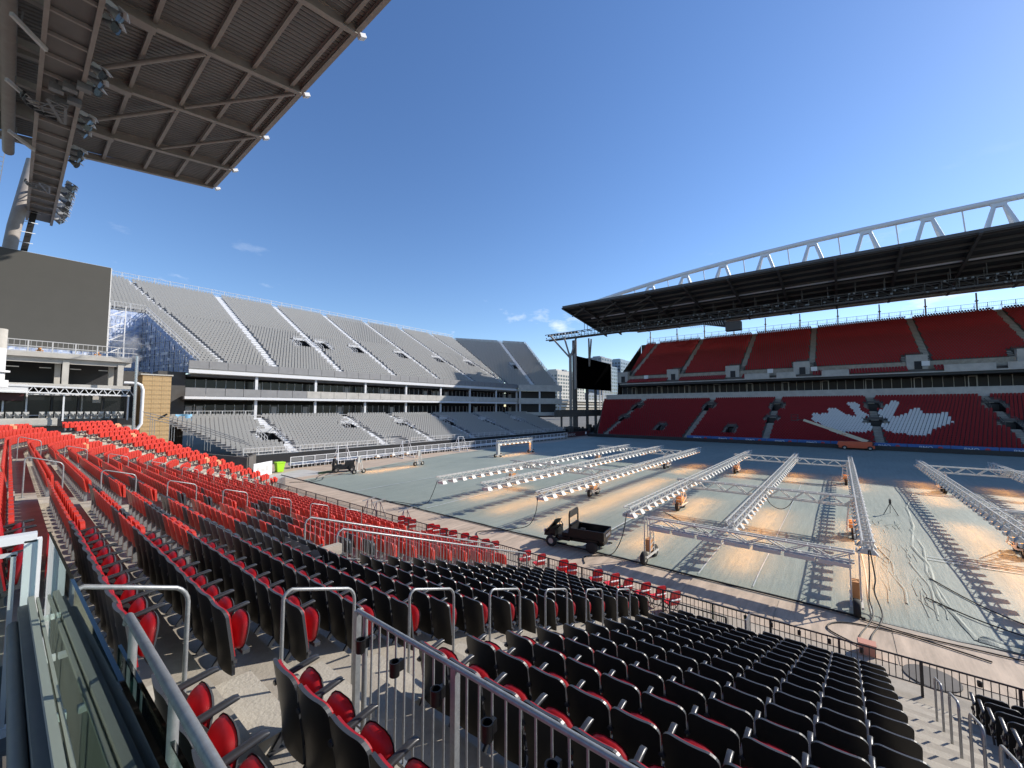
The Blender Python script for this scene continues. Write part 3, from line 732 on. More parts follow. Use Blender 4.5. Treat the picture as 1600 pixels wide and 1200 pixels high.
        b.bar(L(P(vu-h,vb,zb+1.1)), L(P(vu+h,vb,zb+1.1)), .07, .07); b.bar(L(P(vu-h,vb,zb+.6)), L(P(vu+h,vb,zb+.6)), .05, .5)
        obj('entrance_railing', b, 'alu' if deckmat == 'deck_alu' else 'concrete_dark', root)
        b = MB()
        for k in range(k0, k1+1):
            for s in (-1, 1):
                v0 = k*tread; z = z0+k*rise
                b.hexa([L(P(vu+s*h*1.15,v0+.1,z)),L(P(vu+s*hw*.97,v0+.1,z)),L(P(vu+s*hw*.97,v0+tread*.9,z)),L(P(vu+s*h*1.15,v0+tread*.9,z)),L(P(vu+s*h*1.15,v0+.1,z+.16)),L(P(vu+s*hw*.97,v0+.1,z+.16)),L(P(vu+s*hw*.97,v0+tread*.9,z+.16)),L(P(vu+s*h*1.15,v0+tread*.9,z+.16))], 0)
        obj('side_steps', b, stepmat, root)
    return root, out, P
# ---- end stand, upper deck
EA = [27.5, 39.0, 51.0, 63.0, 75.0, 87.0]
NU = 42; TU = .79; RU = .4355
def eleft(k):
    v = k*TU
    if v < 17: return 17.3-v*.215
    return -9
eup, s1, PE = stand('upper_end_stand', (0, 72.0), 0, 0, lambda k: 88+.287*k*TU-.2, NU, TU, RU, 13.3, EA, [(a-2.1, 13, 17, 2.1) for a in EA[1:]]+[(a+2.1, 13, 17, 1.8) for a in EA[1:]][0:1],
                'upper deck of grey seats in the sunlit temporary end stand', 'deck_alu', 'white_paint', left=eleft, skip=lambda u, k: abs(u-(20.4-.225*k*TU)) < .42)
b = MB()
for k in range(NU):
    u = 20.4-.225*k*TU; v0 = 72+k*TU; z = 13.3+k*RU; b.box((u-.34,v0+.25,z),(u+.34,v0+TU,z+RU*.5))
obj('diagonal_aisle_steps', b, 'white_paint', eup, loc=(0,-72,-13.3), kind='stuff')
ecn, s2, PC = stand('corner_deck', (88, 72.0), math.radians(-32), 0, lambda k: 15.2+.062*k*TU, NU, TU, RU, 13.3, [7.5], [(5.8, 13, 17, 1.6)],
                'angled corner section closing the upper deck of the end stand', 'deck_alu', 'white_paint', left=lambda k: -.287*k*TU+.2)
# ---- end stand, lower tier
def lleft(k): return 17.9-.40*k*.8 if k < 16 else 12
elo, s3, PL = stand('lower_end_stand', (0, 56.3), 0, 0, lambda k: 92+.1*k, 17, .80, .262, 1.25, [24.0, 38.0, 47.5, 58.0, 70.5, 83.0],
                [(22.9, 4, 8, 1.9), (36.4, 8, 11, 1.8), (47.0, 8, 11, 1.8), (59.0, 9, 12, 1.8), (70.5, 8, 11, 1.8), (82, 8, 11, 1.8)],
                'lower tier of grey seats in the end stand by the benches', 'deck_alu', 'white_paint', left=lleft, skip=lambda u, k: (39.6 < u < 42.5 and k < 3))
gp = thing('grey_chair', 'x', 'stadium seat', group='grey seats in the temporary end stand')
b1 = MB(); b1.panel([(-.20,.40),(.20,.40),(.215,.76),(.15,.82),(-.15,.82),(-.215,.76)], lambda y, z: -(z-.4)*.18, .04, 0)
b2 = MB(); b2.hexa([(.02,-.19,.30),(.10,-.19,.30),(.10,.19,.30),(.02,.19,.30),(.08,-.19,.66),(.15,-.19,.66),(.15,.19,.66),(.08,.19,.66)], 0)
obj('backrest', b1, 'seat_grey', gp); obj('seat_pan', b2, 'seat_greylight', gp)
allg = [(s, 'lower tier of the end stand') for s in s3]+[(s, 'upper deck of the end stand') for s in s1]+[(s, 'angled corner deck') for s in s2]
pl = [(s[0], s[1], s[2], s[3]+PI) for s, _ in allg]; lb = [f'grey seat, {ordn(s[4]+1)} row, {ordn(s[6])} from left, {w}' for s, w in allg]
sc = sorted(range(len(pl)), key=lambda i: (lambda v: (0 if (-20 < v[0] < 1620) else 1, v[2]))(view(pl[i][:3])))
kids = children_map(gp); first = True
for i in sc[:300]:
    if first: gp.location = pl[i][:3]; gp.rotation_euler.z = pl[i][3]; gp['label'] = lb[i]; first = False
    else: dup(gp, kids, pl[i][:3], pl[i][3], lb[i])
rest = [pl[i] for i in sc[300:] if view(pl[i][:3])[0] > -150]
bake('end_stand_seats', grey, GM, rest, kind='stuff', label='thousands of grey seats filling the temporary end stand', cat='seats')
# rim railing along the top of the upper deck
def rimrail(name, label, pts, h, sp, parent=None, m='alu'):
    t = thing(name, label, 'railing', pts[0]); O = Vector(pts[0]); b = MB()
    for i in range(len(pts)-1):
        a, c = Vector(pts[i])-O, Vector(pts[i+1])-O
        for f in (h, h*.5, .06): b.bar(a+Vector((0,0,f)), c+Vector((0,0,f)), .07, .07)
    obj('rails', b, m, t); pm = MB(); pm.box((-.05,-.05,0),(.05,.05,h+.02)); pm.bar((0,0,h*.8),(0,.5,0),.05,.05); me = pm.mesh('post', [m])
    cnt = 0
    for i in range(len(pts)-1):
        a, c = Vector(pts[i])-O, Vector(pts[i+1])-O; n = int((c-a).length/sp)
        for q in range(n):
            o = bpy.data.objects.new('post', me); COL.objects.link(o); o.parent = t; o.location = a.lerp(c, q/max(1, n)); cnt += 1
    b = MB()
    for i in range(len(pts)-1):
        a, c = Vector(pts[i])-O, Vector(pts[i+1])-O
        n = int((c-a).length/.34)
        for q in range(n): p = a.lerp(c, q/n); b.box((p.x-.012, p.y-.012, p.z), (p.x+.012, p.y+.012, p.z+h))
    obj('mesh_infill', b, 'alu', t, kind='stuff')
    return t
zt = 13.3+NU*RU; vt = NU*TU
rimrail('rim_railing', 'white railing along the skyline of the end stand', [(-9,72+vt,zt),(97.3,72+vt,zt)], 1.25, 2.35)
rimrail('corner_rim_railing', 'white railing along the top of the angled corner deck', [PC(-.287*vt,vt,zt-.2), PC(15.2+.062*vt,vt,zt-.2)], .5, 2.35, m='alu')
rimrail('side_railing', 'grey railing down the cut side of the upper deck', [(13.6, 89.2, 13.3+21.6*RU), (17.2, 72.6, 13.5)], 1.2, 1.1, m='alu')
rimrail('notch_railing', 'short grey railing on the step of the upper deck beside the screen', [(-9, 89.2, 13.3+22*RU), (13.5, 89.2, 13.3+22*RU)], 1.2, 1.8, m='alu')
rimrail('corner_side_railing', 'pale railing down the far edge of the angled corner deck', [PC(15.2,0,13.5), PC(15.2+.062*vt,vt,zt-.2)], .9, 1.6, m='alu')
# blue sheeted scaffold below the cut edge
nb = thing('scaffold_netting', 'blue and white sheeted scaffold under the cut corner of the upper deck', 'scaffold', (10, 80, 13))
b = MB()
def zs(y): return 13.2+(y-72)/TU*RU
O = Vector((10,80,13))
nx, nz = 46, 20; vs = []
for i in range(nx+1):
    y = 72.6+(89.1-72.6)*i/nx; x = 17.25-(y-72)*.215
    for j in range(nz+1): z = 12.3+(zs(y)+.15-12.3)*j/nz; vs.append((x-10+.12*math.sin(i*2.1+j)+.1*random.uniform(-1,1), y-80, z-13))
b.add(vs, [(i*(nz+1)+j, (i+1)*(nz+1)+j, (i+1)*(nz+1)+j+1, i*(nz+1)+j+1) for i in range(nx) for j in range(nz)])
vs = []
for i in range(41):
    x = -6+(14.3+6)*i/40
    for j in range(nz+1): vs.append((x-10, 89.3-80+.15*random.uniform(-1,1), 12.3+(zs(89.2)+.1-12.3)*j/nz-13))
b.add(vs, [(i*(nz+1)+j, (i+1)*(nz+1)+j, (i+1)*(nz+1)+j+1, i*(nz+1)+j+1) for i in range(40) for j in range(nz)])
obj('sheeting', b, 'net_blue', nb)
b = MB()
for i in range(12):
    y = 72.8+(89-72.8)*i/11; x = 17.0-(y-72)*.215-.15; b.bar((x-10,y-80,-.9),(x-10,y-80,zs(y)-13.2),.07,.07)
for z in (13.8,15.6,17.4,19.2,21):
    ya = 72+(z-12.9)/RU*TU
    if ya < 89: b.bar((17.0-(ya-72)*.215-10.15,ya-80,z-13),(17.0-17*.215-10.15,9,z-13),.05,.05)
obj('scaffold_tubes', b, 'steel_dark', nb)
b = MB()
for i in range(26):
    y = 72.8+(89-72.8)*i/25; x = 17.0-(y-72)*.215-.35; b.bar((x-10,y-80,-.9),(x-10,y-80,zs(y)-13.1),.045,.045)
    for j in range(9):
        z = -.6+j*1.0
        if z+13 < zs(y)-.9 and i < 25:
            y2 = y+16.2/25; x2 = 17.0-(y2-72)*.215-.35; b.bar((x-10,y-80,z),(x2-10,y2-80,z+.0),.05,.05)
            if (i+j) % 2: b.bar((x-10,y-80,z),(x2-10,y2-80,z+.9),.035,.035)
            if random.random() < .25: b.bar((x-10.1,y-80,z+.1),(x2-10.1,y2-80,z+.1),.03,.4)
for i in range(14):
    x = 6+7.4*i/13; b.bar((x-10,8.9,-.9),(x-10,8.9,9),.045,.045)
    for j in range(9): b.bar((x-10,8.9,-.6+j),(x-9.43,8.9,-.6+j),.05,.05)
obj('scaffold_lattice', b, 'white_paint', nb, kind='stuff')
# ---- suite levels below the upper deck
fac = thing('suite_block', 'two storey block of open fronted suites with pale concrete balconies', 'building', (16, 72, 0))
FO = Vector((16,72,0))
def fb(a, b_, m, name, parent=fac, off=FO):
    q = MB(); q.box(tuple(Vector(a)-off), tuple(Vector(b_)-off)); return obj(name, q, m, parent)
XR = 91.0
fb((15.6,71.2,11.95),(XR,71.35,13.75),'concrete_pale','upper_parapet')
for i in range(32):
    x = 15.6+i*(XR-15.6)/32; fb((x+.03,71.08,12.75),(x+(XR-15.6)/32-.03,71.2,13.85),'deck_alu','parapet_panel')
fb((15.6,70.9,12.05),(XR,71.1,12.55),'white_paint','edge_beam')
fb((15.9,71.35,11.6),(XR,82,11.95),'concrete_dark','ceiling_slab')
fb((15.2,70.6,8.35),(XR,71.35,8.75),'white_paint','floor_edge')
for i in range(32):
    x = 15.2+i*(XR-15.2)/32; fb((x+.03,70.55,8.78),(x+(XR-15.2)/32-.03,70.68,9.95),'deck_alu' if i < 7 else 'concrete_pale','balcony_panel')
fb((15.2,71.35,8.2),(XR,82,8.75),'concrete_dark','floor_slab')
fb((15.2,71.2,4.6),(XR,82,5.0),'concrete_dark','lower_slab')
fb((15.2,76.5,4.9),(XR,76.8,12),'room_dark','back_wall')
post = MB(); post.box((-.19,-.17,0),(.19,.17,3.35)); pme = post.mesh('column', ['white_paint'])
for x in (24.3,33.6,43.2,52.7,62.3,71.8,81.7,90.6):
    for z in (8.75, 5.0):
        o = bpy.data.objects.new('column', pme); COL.objects.link(o); o.parent = fac; o.location = Vector((x,71.5,z))-FO
gm = MB(); gm.box((0,0,0),(1.15,.05,2.5),0)
gm_me = gm.mesh('window', ['window_glass']); cm_ = MB(); cm_.box((0,0,0),(.8,.08,2.3)); cur = cm_.mesh('curtain', ['curtain']); fr_ = MB(); fr_.box((0,-.03,0),(.07,.06,2.6)); frm = fr_.mesh('mullion', ['alu'])
for z in (8.78, 5.05):
    x = 15.8; i = 0
    while x < 90:
        o = bpy.data.objects.new('window', gm_me); COL.objects.link(o); o.parent = fac; o.location = Vector((x,73.6,z))-FO
        o = bpy.data.objects.new('mullion', frm); COL.objects.link(o); o.parent = fac; o.location = Vector((x+1.17,73.55,z))-FO
        if random.random() < .22:
            o = bpy.data.objects.new('curtain', cur); COL.objects.link(o); o.parent = fac; o.location = Vector((x+.1,73.4,z))-FO
        x += 1.27; i += 1
b = MB()
for i in range(170):
    x = random.uniform(16, 90); z = random.choice((8.78, 5.05)); w = random.uniform(.3,.9); h = random.uniform(.4,1.1); y = random.uniform(71.7,72.9)
    b.box((x-16,y-72,z),(x-16+w,y-72+.4,z+h), random.choice((0,0,1,2)))
obj('furniture', b, ['room_mid','curtain','dark_panel'], fac, kind='stuff')
b = MB()
for i in range(60):
    b.box((18+i*1.2-16, 2.2, 11.3), (18+i*1.2-16+.5, 2.3, 11.36), 0)
obj('ceiling_fittings', b, 'curtain', fac)
# corner part of the facade, turned
for (z0_, z1_, m, nm) in ((11.95,13.75,'concrete_pale','corner_parapet'),(8.35,9.95,'concrete_pale','corner_balcony'),(5.0,6.0,'concrete_pale','corner_lower_balcony')):
    a = Vector(PC(2.5,-.9,0)); c = Vector(PC(15.9,-.9,0)); q = MB()
    q.hexa([(a.x-16,a.y-72,z0_),(c.x-16,c.y-72,z0_),(c.x-16+.1,c.y-72+.2,z0_),(a.x-16+.1,a.y-72+.2,z0_),(a.x-16,a.y-72,z1_),(c.x-16,c.y-72,z1_),(c.x-16+.1,c.y-72+.2,z1_),(a.x-16+.1,a.y-72+.2,z1_)])
    obj(nm, q, m, fac)
for (z0_, z1_, m, nm, d) in ((4.5,12,'room_dark','corner_back_wall',3.0),):
    a = Vector(PC(0,d,0)); c = Vector(PC(15.6,d,0)); q = MB(); q.bar((a.x-16,a.y-72,8.3),(c.x-16,c.y-72,8.3),.2,7.6); obj(nm, q, m, fac)
for u in (3, 9, 15.5):
    for z in (5.0, 8.75):
        p = Vector(PC(u,-.5,z)); o = bpy.data.objects.new('column', pme); COL.objects.link(o); o.parent = fac; o.location = p-FO
rimrail('terrace_railing', 'low grey railing at the foot of the suites above the lower seats', [(12.5,70.3,5.0),(91,70.3,5.0)], .95, 2.4, m='alu')
rimrail('balcony_railing', 'short metal railing at the left end of the lower suite balcony', [(15.3,70.8,5.3),(24.2,70.8,5.3)], 1.35, 1.4, m='alu')
# lower tier front railings and benches
rimrail('lower_front_railing', 'white railing along the front row of the lower end stand, left part', [(18,56.2,1.25),(39.5,56.2,1.25)], .9, 1.6)
rimrail('lower_front_railing', 'white railing along the front row of the lower end stand, right part', [(42.6,56.2,1.25),(92,56.2,1.25)], .9, 1.6, m='alu')
b = MB(); b.box((17.9,56.05,.02),(92,56.12,1.2)); obj('front_skirt', b, 'dark_panel', label='dark skirt below the front row of the end stand', cat='skirt panel')
bench = thing('pitchside_bench', 'long white framed pitchside bench shelter in front of the end stand', 'bench', (21.0, 50.3, 0))
b = MB(); b.box((0,.6,.35),(62,.66,.62)); b.box((0,0,.30),(62,.5,.36)); obj('seat_board', b, 'white_paint', bench)
b = MB()
for f in (.68,1.3): b.bar((0,0,f),(62,0,f),.07,.07)
obj('front_rails', b, 'white_paint', bench)
ps = MB(); ps.box((-.04,-.04,0),(.04,.04,1.33)); ps.box((-.03,0,.28),(.03,.6,.34)); psm = ps.mesh('post', ['white_paint'])
for i in range(45): o = bpy.data.objects.new('post', psm); COL.objects.link(o); o.parent = bench; o.location = (i*62/44, 0, 0)
pn = MB(); pn.box((.1,0,.80),(1.3,.02,1.2)); pnm = pn.mesh('rail_panel', ['fixture'])
for i in range(44): o = bpy.data.objects.new('rail_panel', pnm); COL.objects.link(o); o.parent = bench; o.location = (i*62/44, .03, 0)
b = MB()
for i in range(118): b.box((i*.52+.1,-.38,.36),(i*.52+.5,-.02,.42)); b.bar((i*.52+.3,-.2,.36),(i*.52+.3,-.2,.02),.05,.05)
obj('stool_row', b, 'white_paint', bench, kind='stuff')
b = MB(); b.box((0,.05,.02),(62,.1,.30)); obj('base_board', b, 'dark_panel', bench)
# dark corner wall, hoarding, bin
b = MB(); 
wp = [(11.2,72.0),(9.4,62.5),(12.5,52.4),(17.6,47.6),(19.6,55.5)]
for (a, c, h0, h1) in (((7.4,51.4),(11.4,50.4),3.2,2.7),((11.4,50.4),(15.3,46.5),2.7,2.1),((15.3,46.5),(17.0,49.6),2.1,2.1),((17.0,49.6),(18.6,56),2.1,1.6)):
    d = (Vector(c)-Vector(a)).normalized(); r = Vector((-d.y, d.x))*.12
    b.hexa([(a[0]-r.x,a[1]-r.y,0),(c[0]-r.x,c[1]-r.y,0),(c[0]+r.x,c[1]+r.y,0),(a[0]+r.x,a[1]+r.y,0),(a[0]-r.x,a[1]-r.y,h0),(c[0]-r.x,c[1]-r.y,h1),(c[0]+r.x,c[1]+r.y,h1),(a[0]+r.x,a[1]+r.y,h0)])
obj('corner_wall', b, 'concrete_dark', label='dark retaining wall between the red bend and the grey stand', cat='wall')
b = MB(); b.box((0,0,0),(2.7,.05,1.4)); o = obj('hoarding', b, 'white_paint', loc=(15.8,46.3,0), label='white hoarding board with faint grey print at the field corner', cat='hoarding')
b = MB()
for (y0,w,h) in ((.5,.35,.5),(1.1,.5,.35),(1.8,.3,.55)): b.box((y0,-.02,.45),(y0+w,-.003,.45+h))
o.rotation_euler.z = math.radians(33)
p = obj('print', b, 'seat_greylight', o)
wb = thing('waste_bin', 'lime green plastic waste bin beside the white hoarding', 'bin', (19.1,48.5,0))
b = MB(); b.hexa([(-.3,-.3,.05),(.3,-.3,.05),(.3,.3,.05),(-.3,.3,.05),(-.42,-.42,1.0),(.42,-.42,1.0),(.42,.42,1.0),(-.42,.42,1.0)]); obj('body', b, 'hivis', wb)
b = MB(); b.box((-.46,-.46,1.0),(.46,.46,1.1)); b.bar((-.4,.48,1.05),(.4,.48,1.05),.06); obj('lid', b, 'hivis', wb)
b = MB(); b.cyl((-.3,.35,.12),(.3,.35,.12),.12,10); obj('wheel', b, 'rubber', wb)
g = MB(); g.add([(21.0,43.4,.05),(23.2,43.6,.05),(23.9,45.0,.05),(21.6,44.8,.05)], [(0,1,2,3)]); obj('grass_patch', g, 'grass', kind='structure')
# sloping rails beside the dark wall
for j in range(3):
    t = thing('ramp_handrail', ('lowest','middle','topmost')[j]+' thin sloping handrail above the dark corner wall', 'handrail', (10,50,3), group='handrails above the dark corner wall')
    b = MB(); b.tube([(-1.8,1.0+j,4.2-1.1+j*.3),(2.5,.6+j,1.7+j*.3),(6.0,-2.4+j,.15+j*.2)], .035, 6)
    for q in range(4): b.bar((-1.2+q*1.5,1+j,2.9-q*.62+j*.3),(-1.2+q*1.5,1+j,1.4-q*.62),.04)
    obj('rail', b, 'galv', t)
# brick stair tower
bt = thing('brick_tower', 'tan brick service tower between the club building and the grey stand', 'building', (9.6, 64, 0))
b = MB(); b.box((.1,.0,0),(2.8,5,11.0)); obj('wall', b, 'brick_tan_dark', bt)
b = MB(); b.box((-.05,-.1,11.0),(2.95,5.1,11.15)); b.box((1.05,-.02,0),(1.12,.0,11)); obj('coping', b, 'concrete_pale', bt)
bb_ = MB(); bb_.box((0,0,0),(.885,.06,.533)); bme = bb_.mesh('brick_panel', ['brick_tan'])
for r in range(20):
    for c in range(3):
        o = bpy.data.objects.new('brick_panel', bme); COL.objects.link(o); o.parent = bt; o.location = (.12+c*.895-(.0), -.06-.01*((r+c) % 2), .1+r*.54)
b = MB(); b.bar((2.1,-.2,6.0),(2.5,-.3,6.35),.25,.2); obj('camera_bracket', b, 'dark_panel', bt)
b = MB(); b.box((12.6,72.5,0),(15.6,76,12.2)); b.box((-30,84,0),(13,86,12.35)); b.box((7,78,0),(12.7,79,12.3)); obj('dark_backing', b, 'room_mid', loc=(0,0,0), label='added dark backing under the cut corner of the grey upper deck', cat='building')  # dark boxes added to block sky showing through the gaps
# flue pipe and steam
fl = thing('flue_pipe', 'shiny steel flue with an elbowed white pipe rising beside the brick tower', 'pipe', (8.3,58,0))
b = MB(); b.cyl((0.0,0,2),(0,0,12.6),.14,14); obj('flue', b, 'stack_steel', fl)
b = MB(); b.tube([(-.9,.05,9.7),(.1,.05,9.7),(.45,.05,9.5),(.6,.05,9.0),(.6,.05,5.4),(.35,.05,4.9),(-.1,.05,4.5),(-.15,.05,4.0),(-.15,.05,1.5)], .15, 12); obj('elbow_pipe', b, 'white_paint', fl)
def steam():
    m = bpy.data.materials.new('steam'); m.use_nodes = True; n = m.node_tree; n.nodes.clear(); MATS['steam'] = m
    pv = n.nodes.new('ShaderNodeVolumePrincipled'); pv.inputs['Color'].default_value = (1,.99,.98,1)
    t = n.nodes.new('ShaderNodeTexCoord'); a = n.nodes.new('ShaderNodeTexNoise'); a.inputs['Scale'].default_value = 1.1; a.inputs['Detail'].default_value = 5
    n.links.new(t.outputs['Object'], a.inputs['Vector']); ln = n.nodes.new('ShaderNodeVectorMath'); ln.operation = 'LENGTH'; n.links.new(t.outputs['Object'], ln.inputs[0])
    r = n.nodes.new('ShaderNodeMapRange'); r.inputs[1].default_value = .38; r.inputs[2].default_value = .62; r.inputs[3].default_value = 0; r.inputs[4].default_value = 7.0
    n.links.new(a.outputs['Fac'], r.inputs[0]); fo = n.nodes.new('ShaderNodeMapRange'); fo.inputs[1].default_value = .7; fo.inputs[2].default_value = 1.7; fo.inputs[3].default_value = 1; fo.inputs[4].default_value = 0; n.links.new(ln.outputs['Value'], fo.inputs[0]); mu = n.nodes.new('ShaderNodeMath'); mu.operation = 'MULTIPLY'; n.links.new(r.outputs[0], mu.inputs[0]); n.links.new(fo.outputs[0], mu.inputs[1]); n.links.new(mu.outputs[0], pv.inputs['Density'])
    o = n.nodes.new('ShaderNodeOutputMaterial'); pv.inputs['Anisotropy'].default_value = 0.0; n.links.new(pv.outputs[0], o.inputs['Volume'])
steam()
b = MB(); vs = []; nu_, nv_ = 16, 10
for j in range(nv_+1):
    ph = PI*j/nv_
    for i in range(nu_):
        th = 2*PI*i/nu_; w = 1+.25*math.sin(3*th+j); vs.append((1.9*math.sin(ph)*math.cos(th)*w, 1.2*math.sin(ph)*math.sin(th), 1.3*math.cos(ph)*w))
b.add(vs, [(j*nu_+i, j*nu_+(i+1) % nu_, (j+1)*nu_+(i+1) % nu_, (j+1)*nu_+i) for j in range(nv_) for i in range(nu_)], 0, True)
obj('steam_cloud', b, 'steam', loc=(7.7,58,13.4), kind='stuff', label='grey white puff of steam above the flue', cat='steam')

# ------------------------------------------------------------------ club building under the near screen
cb = thing('club_building', 'concrete club building with open levels and glazed suites under the screen', 'building', (0, 60, 0))
def cbx(a, c, m, nm):
    q = MB(); q.box((a[0],a[1]-60,a[2]),(c[0],c[1]-60,c[2])); return obj(nm, q, m, cb)
cbx((-40,60,12.0),(8.2,75,12.45),'concrete_pale','top_slab'); cbx((-40,60.4,11.5),(8.2,60.8,12.0),'concrete_pale','top_beam')
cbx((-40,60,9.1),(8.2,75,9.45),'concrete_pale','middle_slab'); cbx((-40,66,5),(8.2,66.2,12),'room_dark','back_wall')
cbx((-40,60,4.4),(8.4,75,5.9),'concrete_dark','lower_slab')
for x in (-12,-6,3.4,7.4):
    cbx((x-.25,60.3,9.4),(x+.2,60.8,11.9),'concrete_pale','column')
cbx((2.7,61.6,9.4),(3.1,62.1,11.9),'concrete_pale','column'); cbx((6.6,61.6,9.4),(7.0,62.1,11.9),'concrete_pale','column')
for i in range(10):
    cbx((-13+i*2.1,62.5,11.1),(-12.2+i*2.1,62.6,11.18),'seat_white','strip_light')
for x in (-8,-5.4,-2.8,-.4,1.0,2.6,4.4,6.2,8.0):
    cbx((x-.06,60.2,5.9),(x+.06,60.35,9.1),'white_paint' if x < 2 else 'dark_panel','mullion')
for (x0_, x1_) in ((-5.3,-2.9),(-2.7,-.5),(-.3,.9),(1.1,2.5),(2.7,4.3),(4.5,6.1),(6.3,7.9)):
    cbx((x0_,60.5,6.4),(x1_,60.56,8.6),'window_glass','window'); 
    cbx((x0_+.1,60.42,6.3),(x1_-.1,60.5,6.4),'white_paint','sill')
cbx((4.6,60.40,6.4),(4.7,60.5,8.6),'curtain','frame'); cbx((5.4,60.40,7.6),(6.0,60.5,8.3),'curtain','blind')
cbx((-6,59.6,7.75),(.8,59.8,8.75),'ad_dark','fascia_sign')
cbx((-6,59.4,5.35),(3.0,59.55,6.1),'concrete_pale','parapet'); cbx((3.0,59.4,5.3),(8.4,59.55,6.0),'dark_panel','dark_parapet')
cbx((4.3,58.9,4.75),(8.6,59.4,5.2),'concrete_pale','ledge'); cbx((-4.6,59.35,5.45),(3,59.4,5.95),'concrete_pale','parapet_facing')
q = MB()
for i in range(26):
    for r in range(2):
        if 12.4 < i < 13.6: continue
        x = -5+i*.5; q.panel([(x-.2,5.95+r*.2),(x+.2,5.95+r*.2),(x+.2,6.5+r*.2),(x-.2,6.5+r*.2)], lambda y, z: 0, .05)
q.v = [(y, -.1 - x_ - (.35 if z > 6.3 else 0), z) for (x_, y, z) in q.v]
obj('suite_seats', q, 'seat_greylight', cb, kind='stuff')
# white canopy truss
ct = thing('canopy_truss', 'white steel canopy with latticed edge over the club suites', 'canopy', (0, 58.6, 9))
b = MB(); b.bar((-9,0,.35),(8,-.0,-.05),.16,.16); b.bar((-9,0,-.25),(8,0,-.65),.14,.14); obj('chords', b, 'white_paint', ct)
for i in range(22):
    x0_ = 1+i*.33; q = MB(); zt_ = .12-(x0_-1)*.024; q.bar((x0_,0,zt_ if i % 2 else zt_-.6),(x0_+.33,0,zt_-.6 if i % 2 else zt_),.06,.06); obj('lattice_bar', q, 'white_paint', ct)
b = MB(); b.hexa([(-9,0,-.3),(1,0,-.5),(1,1.4,-.4),(-9,1.4,-.2),(-9,0,.4),(1,0,.15),(1,1.4,.3),(-9,1.4,.5)]); b.box((1,.3,-.7),(8,1.4,-.62)); obj('roof_sheet', b, 'white_paint', ct)
b = MB()
for x in (-1.5,3.3,7.9): b.bar((x,.2,-.6),(x,.2,-3.2),.12,.12)
obj('canopy_posts', b, 'white_paint', ct)
rimrail('club_railing', 'light metal railing round the terrace below the big screen', [(-10,60.1,12.45),(8.6,60.1,12.45)], 1.1, 1.5, m='alu')
b = MB(); b.cyl((0,0,9.2),(0,0,12.3),.62,20); b.cyl((0,0,12.3),(0,0,14),.62,20,1); b.cyl((0,0,8.9),(0,0,9.5),.85,20); b.cyl((.0,0,10.2),(.0,0,10.35),.9,20)
obj('round_column', b, ['white_paint','concrete_pale'], loc=(-1.0,57.2,0), label='thick white round column under the big screen at left edge', cat='column')
for x in (1.6, 5.6):
    b = MB(); b.box((-.25,-.2,0),(.25,.2,.28)); b.cyl((0,0,.28),(0,0,.5),.12,8); obj('floor_unit', b, 'rust_orange', loc=(x,60.9,12.47), label=('left' if x < 3 else 'right')+' small red unit on the terrace under the big screen', cat='equipment')
# big screen, near
bs = thing('video_screen', 'huge blank grey video screen back at the left edge', 'screen', (0, 66, 18.5))
b = MB(); b.box((-26,0,-4.95),(6.75,.9,5.0)); obj('display', b, 'screen_near', bs)
b = MB(); b.bar((6.8,.3,-5.0),(6.8,.3,5.0),.12,.12); b.bar((-26,.3,-5.0),(6.8,.3,-5.0),.12,.12); b.bar((-26,.3,5.03),(6.8,.3,5.03),.1,.1); obj('frame', b, 'white_paint', bs)
b = MB()
for z in range(4): b.bar((7.0,1.4,-4.9+z*1.5),(8.2,1.6,-4.1+z*1.5),.10,.10); b.bar((7.0,1.5,-4.8+z*1.5),(8.4,1.5,-4.8+z*1.5),.07,.07)
b.bar((7.0,1.5,-7),(7.0,1.5,1.2),.10,.10); b.bar((8.4,1.6,-5.6),(8.4,1.6,1.0),.10,.10); obj('support_frame', b, 'white_paint', bs)

# ------------------------------------------------------------------ far stand
def swap(p): return p
def farz(x): return .4+.335*(x-95)
FL_A = [46.8, 27.2, 12.0, -5.4, -22.6]
flo, f1, PF = stand('far_lower_stand', (95.3, 57.0), -PI/2, 0, lambda k: 110, 36, .79, .2647, .25, [57-a for a in FL_A], [(57-a+(.3), 24, 29, 1.7) for a in FL_A]+[(57-34.6, 4, 9, 1.4), (57-19.1, 4, 9, 1.4)]+[(57-12, 14, 17, 1.7), (57-46.6, 13, 16, 1.6), (57+5.4, 13, 16, 1.9), (57+22.6, 13, 16, 1.6)],
                    'lower tier of dark red seats in the shaded stand opposite', 'concrete_dark', 'concrete', left=lambda k: 57-(49.0+ k*.33))
FU_A = [51.5, 36.0, 20.3, 5.0, -15.3, -30.8]
fup, f2, PG = stand('far_upper_stand', (124.2, 57.0), -PI/2, 0, lambda k: 110, 32, .80, .432, 17.2, [57-a for a in FU_A], [(57-a-1.9, 0, 3, 2.3) for a in FU_A],
                    'upper tier of red seats below the far roof', 'concrete_dark', 'concrete_pale', left=lambda k: 57-(52.6+k*.10))
leafL = [(111.7,4.9),(111.0,3.2),(111.6,2.2),(114.5,1.8),(114.5,.7),(110.3,-1.5),(109.4,-4.9),(101.9,-4.9),(100.5,.8),(107.5,4.6)]
leafT1 = [(119,-1),(119,-2.3),(117.2,-3.3),(113,-3.4),(109.8,-5),(109.8,-2.6),(112.9,-2.4)]
leafT2 = [(119.3,-9.8),(119.2,-8.6),(115,-7.2),(109.8,-5),(109.6,-8),(113,-8.7)]
leafR = [(109.6,-5.6),(109.6,-8),(110.6,-9.6),(114.5,-11.5),(114.8,-12.6),(111.6,-12.5),(112.1,-15.8),(106.9,-15.8),(103.4,-12.8),(100.6,-11.6),(100.4,-10.1),(101.7,-7),(103.2,-5.8)]
